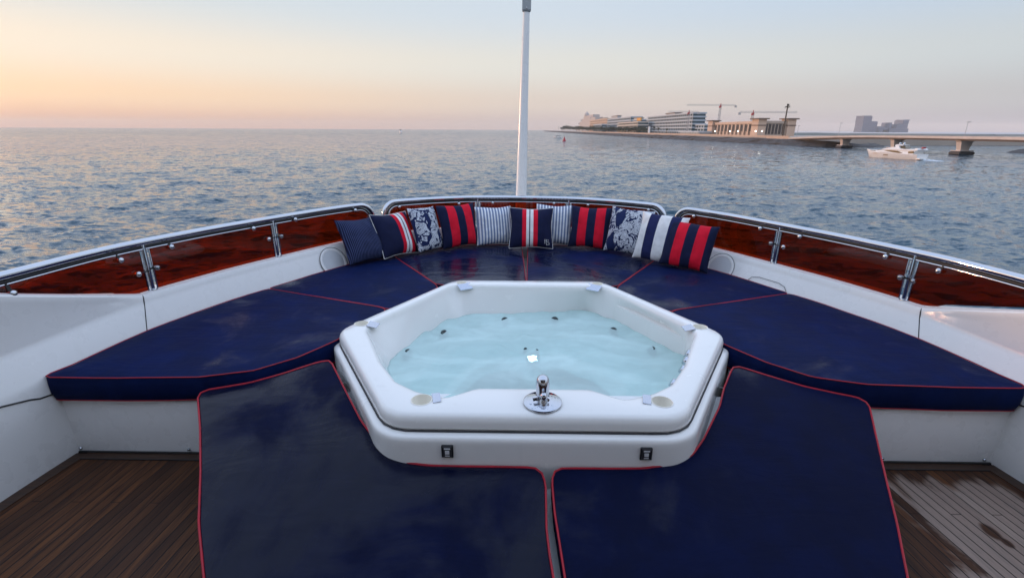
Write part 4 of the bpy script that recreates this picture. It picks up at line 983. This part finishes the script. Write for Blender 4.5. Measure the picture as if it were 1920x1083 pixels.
# ------------------------------------------------------------------ bridge
br = thing('road_bridge', 'low concrete road bridge crossing the channel on short piers', 'bridge', (168, 190, SEA))
bp = [(161, 303, -2.05), (161, 296, -1.95), (161, 270, -1.35), (161, 235, -.72), (161.5, 186, -.52), (162, 120, -.5), (162, 55, -.6)]
bp = [(a, b, c+.6*min(1, (303-b)/40)) for a, b, c in bp]
bp = resample(catmull(np.array(bp), 10), 60)
def prof_sweep(pr): return MB().loft([[(p[0]+a, p[1], p[2]+b) for a, b in pr] for p in bp], True)
prof_sweep([(0, 0), (0, -.52), (-.25, -.52), (-.25, -.85), (.3, -.85), (13.2, -.85), (13.75, -.85), (13.75, 0), (13.4, 0), (13.4, -.7), (.4, -.7), (.4, 0)]).build('deck_slab', M['concrete'], br, smooth=False)
prof_sweep([(1.3, -.85), (2.6, -1.5), (10.8, -1.5), (12.2, -.85)]).build('girder', M['concrete'], br, smooth=False)
MB().tube([(p[0]+.1, p[1], p[2]+.42) for p in bp], .05, 5).build('handrail', M['crane_grey'], br)
M['pierdark'] = plain('wet_concrete', (.045, .04, .042), .6)
for q, (px, X) in enumerate(((1492, 160.), (1570, 159.5), (1665, 159.5), (1807, 163.))):
    Yq = yx(px, X); X = 164.5; zt_ = np.interp(-Yq, [-p[1] for p in bp], [p[2] for p in bp])-1.45
    pr_ = MB().loft([[(X-a, Yq-b, z), (X+a, Yq-b, z), (X+a, Yq+b, z), (X-a, Yq+b, z)] for a, b, z in ((1.7, 1.0, SEA+1.0), (1.5, .95, SEA+1.7), (2.1, 1.15, zt_-.5), (2.7, 1.3, zt_+.05))], True).build('pier', M['concrete'], br, smooth=False)
    MB().box((X, Yq, SEA+.45), (5.6, 4.6, 1.2), 0, .3).build('pile_cap', M['pierdark'], pr_, smooth=False)
    MB().box((X, Yq, SEA+1.3), (5.2, 4.2, .35), 0, .1).build('cap_top', M['concrete'], pr_, smooth=False)
for px, pt, lb in ((1574, 231, 'slender street lamp on the bridge near the second pier'), (1811, 229, 'slender street lamp on the bridge over the fourth pier'), (1496, 236, 'slender street lamp where the bridge meets the island')):
    X = 161.8; Yq = yx(px, X); zb_ = np.interp(-Yq, [-p[1] for p in bp], [p[2] for p in bp]); z1 = zt(px, pt, X)
    l_ = thing('street_lamp', lb, 'lamp', (X, Yq, zb_), 'street lamps on the bridge')
    MB().tube([(X, Yq, zb_), (X, Yq, z1)], [.09, .06], 6).build('pole', M['crane_grey'], l_)
    MB().box((X+.3, Yq, z1), (1.0, .5, .25)).build('lamp_head', M['crane_grey'], l_, smooth=False)

# ------------------------------------------------------------------ boats and buoy
def hull_loft(L, B, H, name, mat, par, sheer=.5, rake=1.2):
    rows = []
    for t in np.linspace(0, 1, 15):
        y = -L/2+L*t; w = B/2*(1-max(0, (t-.45)/.55)**2.2)*(.92+.08*min(1, t/.3)); w = max(w, .04); zs = H+sheer*t*t; yy = rake*t**3
        rows.append([(-w*.0-.001, y-.2, -.5), (-w*.72, y, -.2), (-w*.92, y+yy*.35, zs*.45), (-w, y+yy, zs), (-w*.96, y+yy, zs+.03), (w*.96, y+yy, zs+.03), (w, y+yy, zs), (w*.92, y+yy*.35, zs*.45), (w*.72, y, -.2)])
    mb = MB().loft(rows, True); mb.add(rows[0], [tuple(range(9))]); mb.add(rows[-1], [tuple(range(8, -1, -1))])
    return mb.build(name, mat, par, angle=45, origin=(0, 0, 0))
def shape(mb, name, mat, par, **k): o = mb.build(name, mat, par, origin=(0, 0, 0), **k); o.location = (0, 0, 0); return o
def side_prism(pr, w0, w1):   # side outline (y,z) extruded across x, narrower at the top
    zmin = min(p[1] for p in pr); zmax = max(p[1] for p in pr); mb = MB(); n = len(pr)
    ws = [w0+(w1-w0)*(p[1]-zmin)/(zmax-zmin) for p in pr]
    vs = [(-w, p[0], p[1]) for p, w in zip(pr, ws)]+[(w, p[0], p[1]) for p, w in zip(pr, ws)]
    return mb.add(vs, [(i, (i+1) % n, n+(i+1) % n, n+i) for i in range(n)]+[tuple(range(n-1, -1, -1)), tuple(range(n, 2*n))])
Bp, Sp = at(1630, 294, SEA), at(1728, 300, SEA)
my = thing('motor_yacht', 'white flybridge motor yacht cruising in front of the bridge', 'yacht', (Bp+Sp)/2)
LY = float(np.linalg.norm(Bp-Sp)); d = Bp-Sp; my.rotation_euler = (0, 0, math.atan2(d[1], d[0])-math.pi/2)
k_ = LY/20.0
h_ = hull_loft(20*k_, 5.2*k_, 1.75*k_, 'hull', M['boat'], my, 1.0*k_, 1.7*k_); h_.location = (0, 0, 0)
sc = lambda P: [(a*k_, b*k_) for a, b in P]
shape(side_prism(sc([(-8.2, 1.6), (-8.4, 2.3), (-8.8, 3.0), (-3.2, 3.25), (.2, 3.3), (2.2, 2.95), (5.6, 2.6), (7.8, 2.45), (7.6, 1.9), (2, 1.6)]), 2.25*k_, 1.75*k_), 'deckhouse', M['boat'], my, smooth=False)
def win(pr, x, nm='window', m='boatglass'):
    for sd in (-1, 1):
        mb = MB(); n = len(pr); vs = [(sd*x*k_, a*k_, b*k_) for a, b in pr]+[(sd*(x-.25)*k_, a*k_, b*k_) for a, b in pr]
        mb.add(vs, [tuple(range(n))]+[(i, (i+1) % n, n+(i+1) % n, n+i) for i in range(n)]); shape(mb, nm, M[m], my, smooth=False)
win([(-4.6, 2.05), (-3.2, 1.9), (0, 2.2), (2.6, 2.62), (0, 2.72), (-2.4, 2.65)], 2.16)
win([(6.0, 2.32), (8.4, 2.42), (8.2, 2.58), (6.4, 2.55)], 2.12)
win([(-8.6, 2.05), (-6.6, 1.95), (-6.4, 2.6), (-8.2, 2.7)], 2.17, 'aft_opening')
win([(.6, 1.05), (2.2, 1.05), (2.2, 1.28), (.6, 1.28)], 2.62, 'porthole')
shape(side_prism(sc([(-9.4, 3.0), (-9.6, 3.2), (-9.2, 3.75), (-8.4, 3.7), (-8.2, 3.35), (-4, 3.35), (-.4, 3.9), (2.6, 3.3), (4.0, 3.05), (2, 2.95), (-8, 2.95)]), 2.15*k_, 1.9*k_), 'flybridge', M['boat'], my, smooth=False)
shape(side_prism(sc([(1.0, 3.3), (3.2, 3.02), (4.6, 2.95), (3.0, 3.3)]), 1.6*k_, 1.4*k_), 'windscreen', M['boatglass'], my, smooth=False)
shape(side_prism(sc([(-1.6, 3.3), (-.4, 4.5), (-.9, 4.75), (-3.6, 4.65), (-3.4, 4.4), (-1.9, 4.35), (-2.8, 3.4)]), 1.8*k_, 1.3*k_), 'radar_arch', M['boat'], my, smooth=False)
shape(side_prism(sc([(-2.6, 3.4), (-2.3, 4.2), (-3.8, 4.1), (-4.8, 3.45)]), 1.3*k_, 1.0*k_), 'seat_back', M['boatglass'], my, smooth=False)
for yy in (-1.0, -2.5): shape(MB().ball((0, yy*k_, 5.05*k_), .38*k_, seg=12), 'radar_dome', M['steel'], my)
shape(MB().tube([(0, -1.7*k_, 4.6*k_), (0, -1.7*k_, 6.0*k_)], .05, 6), 'antenna', M['steel'], my)
shape(MB().box((0, -10.3*k_, .35*k_), (4.2*k_, 1.4*k_, .25*k_)), 'swim_platform', M['boat'], my, smooth=False)
for s_ in (-1, 1): shape(MB().tube([(s_*1.0*k_, 9.6*k_, 3.1*k_), (s_*2.1*k_, 5.6*k_, 2.75*k_)], .04, 5), 'bow_rail', M['steel'], my)
shape(MB().box((0, -9.7*k_, 3.9*k_), (1.2*k_, .5*k_, .5*k_)), 'cushion', M['crane_red'], my, smooth=False)
P = at(1046, 259.3, SEA); sb = thing('small_motorboat', 'small white motorboat with a canopy off the tip of the island', 'boat', P); sb.rotation_euler = (0, 0, R(62))
k_ = .9
hull_loft(9*k_, 3*k_, 1.3*k_, 'hull', M['boat'], sb, .5, .8).location = (0, 0, 0)
shape(side_prism([(-1.6, 1.3), (-1.8, 2.6), (1.0, 2.6), (2.4, 1.5)], 1.2, 1.0), 'cabin', M['boat'], sb, smooth=False)
shape(side_prism([(-3.2, 2.6), (-3.2, 2.8), (1.2, 2.8), (1.2, 2.6)], 1.3, 1.3), 'canopy', M['crane_grey'], sb, smooth=False)
shape(side_prism([(.3, 1.8), (.2, 2.4), (1.15, 2.4), (1.75, 1.8)], 1.22, 1.1), 'windscreen', M['boatglass'], sb, smooth=False)
P = at(751.5, 250.3, SEA); sb = thing('small_cruiser', 'small cabin cruiser far out on the open sea left of the mast', 'boat', P); sb.rotation_euler = (0, 0, R(205))
hull_loft(12, 4.6, 2.6, 'hull', M['boat'], sb, .8, 1.0).location = (0, 0, 0)
shape(side_prism([(-4, 2.4), (-4, 5.0), (1.4, 5.0), (3.0, 2.6)], 1.9, 1.6), 'cabin', M['boat'], sb, smooth=False)
shape(side_prism([(-3.6, 6.4), (-3.6, 6.8), (.8, 6.8), (.8, 6.4)], 1.8, 1.8), 'hard_top', M['crane_grey'], sb, smooth=False)
shape(side_prism([(-3, 5.0), (-3, 6.4), (.2, 6.4), (.6, 5.0)], 1.5, 1.5), 'fly_deck', M['boatglass'], sb, smooth=False)
shape(MB().tube([(0, -1, 6.8), (0, -1, 9.4)], [.25, .1], 6), 'mast', M['crane_grey'], sb)
P = at(1058, 264.6, SEA); bu = thing('channel_buoy', 'red conical channel buoy floating near the small motorboat', 'buoy', P)
MB().lathe([(1.25, -.3), (1.3, .35), (.95, .6), (.55, 2.0), (.42, 2.5), (.05, 2.55)], P, seg=16).build('body', M['rust'], bu)
MB().tube([tuple(P+np.array([0, 0, 2.4])), tuple(P+np.array([0, 0, 3.4]))], .14, 6).build('topmark', M['rust'], bu)

wk = MB(); nx_, ny_ = 14, 26; g_ = []
ax2 = (Sp-Bp)/np.linalg.norm(Sp-Bp); sd2 = np.array([-ax2[1], ax2[0], 0])
for j in range(ny_):
    v_ = j/(ny_-1); wd = 1.6+2.2*v_
    g_.append([Sp+ax2*(v_*13-.5)+sd2*(wd*(i_/(nx_-1)*2-1))+np.array([0, 0, -.25+max(0., (1-v_)**1.5*(.45+.75*mnoise.noise((i_*.6, j*.7, 1.)))*math.sin(math.pi*i_/(nx_-1)))+.22*mnoise.noise((i_*.9, j*.9, 5.))]) for i_ in range(nx_)])
tag(wk.loft(g_).build('wake', plain('foam', (.62, .66, .70), .9, var=.1, scale=2.), angle=180), 'pale churned foam behind the stern of the motor yacht', 'wake', kind='stuff')
# ------------------------------------------------------------------ sea: real waves near the yacht, flat beyond
nw = 96; lam = np.exp(np.linspace(math.log(.8), math.log(8.5), nw)); kk = 2*math.pi/lam; th = R(100)+nrs.normal(0, .62, nw); phs = nrs.uniform(0, 6.283, nw)
slope = .027*np.where(lam > 4, (4/lam)**.8, 1.0); amp = slope/kk; kx, ky = kk*np.cos(th), kk*np.sin(th)
rad = [2.0, 3.5, 5.0, 7.0, 9.0]
while rad[-1] < 1700: rad.append(rad[-1]*1.0095)
rad = np.array(rad); fine = np.linspace(R(90-64), R(90+64), 1060); coarse = np.linspace(R(90+64), R(360+90-64), 60)[1:-1]
ang = np.concatenate([fine, coarse]); NAg = len(ang); NRd = len(rad)
rr, aa = np.meshgrid(rad, ang, indexing='ij'); X = rr*np.cos(aa); Y = rr*np.sin(aa); Z = np.zeros_like(X); DX = np.zeros_like(X); DY = np.zeros_like(X)
dr = rr*.0095+1.2*(rr < 8)
for q in range(nw):
    w = np.clip((lam[q]/dr-2.2)/1.6, 0, 1); 
    if w.max() <= 0: continue
    p = kx[q]*X+ky[q]*Y+phs[q]; c = np.cos(p); s = np.sin(p); Z += amp[q]*w*c
    DX -= .8*amp[q]*w*s*math.cos(th[q]); DY -= .8*amp[q]*w*s*math.sin(th[q])
fade = np.clip((1700-rr)/600, 0, 1); Z *= fade
V = np.stack([X+DX, Y+DY, Z+SEA], -1).reshape(-1, 3)
outr = [2200, 3200, 5000, 9000]
ext = np.concatenate([np.stack([r_*np.cos(ang), r_*np.sin(ang), np.full(NAg, SEA)], -1) for r_ in outr]); V = np.concatenate([V, ext]); NRt = NRd+len(outr)
i, j = np.meshgrid(np.arange(NRt-1), np.arange(NAg), indexing='ij'); j2 = (j+1) % NAg
Fc = np.stack([i*NAg+j, (i+1)*NAg+j, (i+1)*NAg+j2, i*NAg+j2], -1).reshape(-1, 4)
me = bpy.data.meshes.new('sea'); me.vertices.add(len(V)); me.vertices.foreach_set('co', V.ravel()); me.loops.add(Fc.size); me.loops.foreach_set('vertex_index', Fc.ravel().astype(np.int32))
me.polygons.add(len(Fc)); me.polygons.foreach_set('loop_start', np.arange(0, Fc.size, 4, dtype=np.int32)); me.update(calc_edges=True); me.shade_smooth(); me.materials.append(M['sea'])
so = bpy.data.objects.new('sea', me); COL.objects.link(so); tag(so, kind='structure')
# ------------------------------------------------------------------ sky, sun, haze
SUN_EL, SUN_AZ = R(2.6), R(-66)         # azimuth measured clockwise from ahead
w = bpy.data.worlds.new('World'); SC.world = w; w.use_nodes = True; nt = w.node_tree; nt.nodes.clear()
sky = nt.nodes.new('ShaderNodeTexSky'); sky.sky_type = 'NISHITA'; sky.sun_disc = False; sky.sun_elevation = SUN_EL; sky.sun_rotation = SUN_AZ; sky.air_density = 1.0; sky.dust_density = 2.0; sky.ozone_density = 1.0; sky.altitude = 0
def lin(c): return tuple(((v/255+.055)/1.055)**2.4 if v > 10 else v/3294 for v in c)
def N(typ, **k):
    n = nt.nodes.new('ShaderNode'+typ)
    for a_, v in k.items(): setattr(n, a_, v)
    return n
def L_(a_, b_): nt.links.new(a_, b_)
tc = N('TexCoord'); sp = N('SeparateXYZ'); L_(tc.outputs[0], sp.inputs[0])
mx = N('Math', operation='MAXIMUM'); L_(sp.outputs[2], mx.inputs[0]); mx.inputs[1].default_value = 0
sq = N('Math', operation='SQRT'); L_(mx.outputs[0], sq.inputs[0])
def sky_ramp(stops):
    r = N('ValToRGB'); r.color_ramp.interpolation = 'EASE'; e = r.color_ramp.elements
    for i, (p, c, g) in enumerate(stops):
        k = e[i] if i < 2 else e.new(p); k.position = p; q = lin(c); k.color = (q[0]*g, q[1]*g, q[2]*g, 1)
    L_(sq.outputs[0], r.inputs[0]); return r.outputs[0]
TOP = ((.58, (196, 209, 229), 1.5), (.76, (184, 198, 223), 1.9), (1., (168, 186, 216), 2.05))
glow = sky_ramp(((0., (228, 180, 154), 1), (.12, (240, 194, 164), 1), (.22, (252, 218, 184), 1), (.34, (244, 231, 214), 1), (.46, (211, 220, 225), 1))+TOP)
mid = sky_ramp(((0., (206, 188, 184), 1), (.12, (208, 192, 187), 1), (.22, (220, 207, 197), 1), (.34, (224, 223, 217), 1), (.46, (206, 218, 230), 1))+TOP)
dull = sky_ramp(((0., (156, 158, 172), 1), (.12, (168, 168, 177), 1), (.22, (184, 187, 192), 1), (.34, (196, 205, 211), 1), (.46, (184, 204, 226), 1))+TOP)
dv = Vector((math.sin(SUN_AZ), math.cos(SUN_AZ), 0))
flat = N('VectorMath', operation='MULTIPLY'); L_(tc.outputs[0], flat.inputs[0]); flat.inputs[1].default_value = (1, 1, 0)
nm_ = N('VectorMath', operation='NORMALIZE'); L_(flat.outputs[0], nm_.inputs[0])
dt = N('VectorMath', operation='DOT_PRODUCT'); L_(nm_.outputs[0], dt.inputs[0]); dt.inputs[1].default_value = tuple(dv)
def mr(a_, b_):
    m = N('MapRange', interpolation_type='SMOOTHSTEP'); L_(dt.outputs['Value'], m.inputs['Value']); m.inputs['From Min'].default_value = a_; m.inputs['From Max'].default_value = b_; return m.outputs[0]
def mixc(f, a_, b_):
    m = N('Mix', data_type='RGBA'); 
    if isinstance(f, float): m.inputs[0].default_value = f
    else: L_(f, m.inputs[0])
    L_(a_, m.inputs[6]); L_(b_, m.inputs[7]); return m.outputs[2]
low = N('MapRange'); L_(sp.outputs[2], low.inputs['Value']); low.inputs['From Min'].default_value = .45; low.inputs['From Max'].default_value = .05
sunw = N('Math', operation='MULTIPLY'); L_(mr(.93, 1.0), sunw.inputs[0]); L_(low.outputs[0], sunw.inputs[1])
bst = N('Math', operation='MULTIPLY_ADD'); L_(sunw.outputs[0], bst.inputs[0]); bst.inputs[1].default_value = 1.1; bst.inputs[2].default_value = 1.0
gl_ = N('VectorMath', operation='SCALE'); L_(glow, gl_.inputs[0]); L_(bst.outputs[0], gl_.inputs[3])
grad = mixc(mr(.32, 1.02), mixc(mr(-.55, .48), dull, mid), gl_.outputs[0])
nis = N('VectorMath', operation='SCALE'); L_(sky.outputs[0], nis.inputs[0]); nis.inputs[3].default_value = .12
c_ = mixc(.12, grad, nis.outputs[0])
bg = N('Background'); L_(c_, bg.inputs[0]); bg.inputs[1].default_value = 1.16; wo = N('OutputWorld'); L_(bg.outputs[0], wo.inputs[0])
sd = bpy.data.lights.new('sun', 'SUN'); so_ = bpy.data.objects.new('sun', sd); COL.objects.link(so_); sd.energy = 2.2; sd.angle = R(6); sd.color = (1., .55, .30)
dv = Vector((math.sin(SUN_AZ)*math.cos(SUN_EL), math.cos(SUN_AZ)*math.cos(SUN_EL), math.sin(SUN_EL))); so_.rotation_euler = dv.to_track_quat('Z', 'Y').to_euler()
HAZE = True
if HAZE:
    t = NT('haze'); hz = t.done(vol=t.n('VolumePrincipled', {'Color': (1., .90, .82), 'Density': .00008}))
    ho_ = MB().box((0, 0, (SEA-2+125)/2), (18400, 18400, 125-SEA+2)).build('haze', hz, smooth=False); tag(ho_, kind='stuff'); ho_.display_type = 'WIRE'
vs_ = SC.view_settings; vs_.view_transform = 'Standard'; vs_.look = 'None'; vs_.gamma = 1; vs_.exposure = 0.0; vs_.use_curve_mapping = False
SC.render.engine = 'CYCLES'; cy = SC.cycles; cy.max_bounces = 8; cy.transparent_max_bounces = 16; cy.diffuse_bounces = 3; cy.glossy_bounces = 4; cy.transmission_bounces = 4; cy.volume_bounces = 2; cy.use_denoising = True; cy.sample_clamp_indirect = 6; cy.caustics_reflective = False; cy.caustics_refractive = False
for o in bpy.data.objects:
    if '_o' in o: del o['_o']
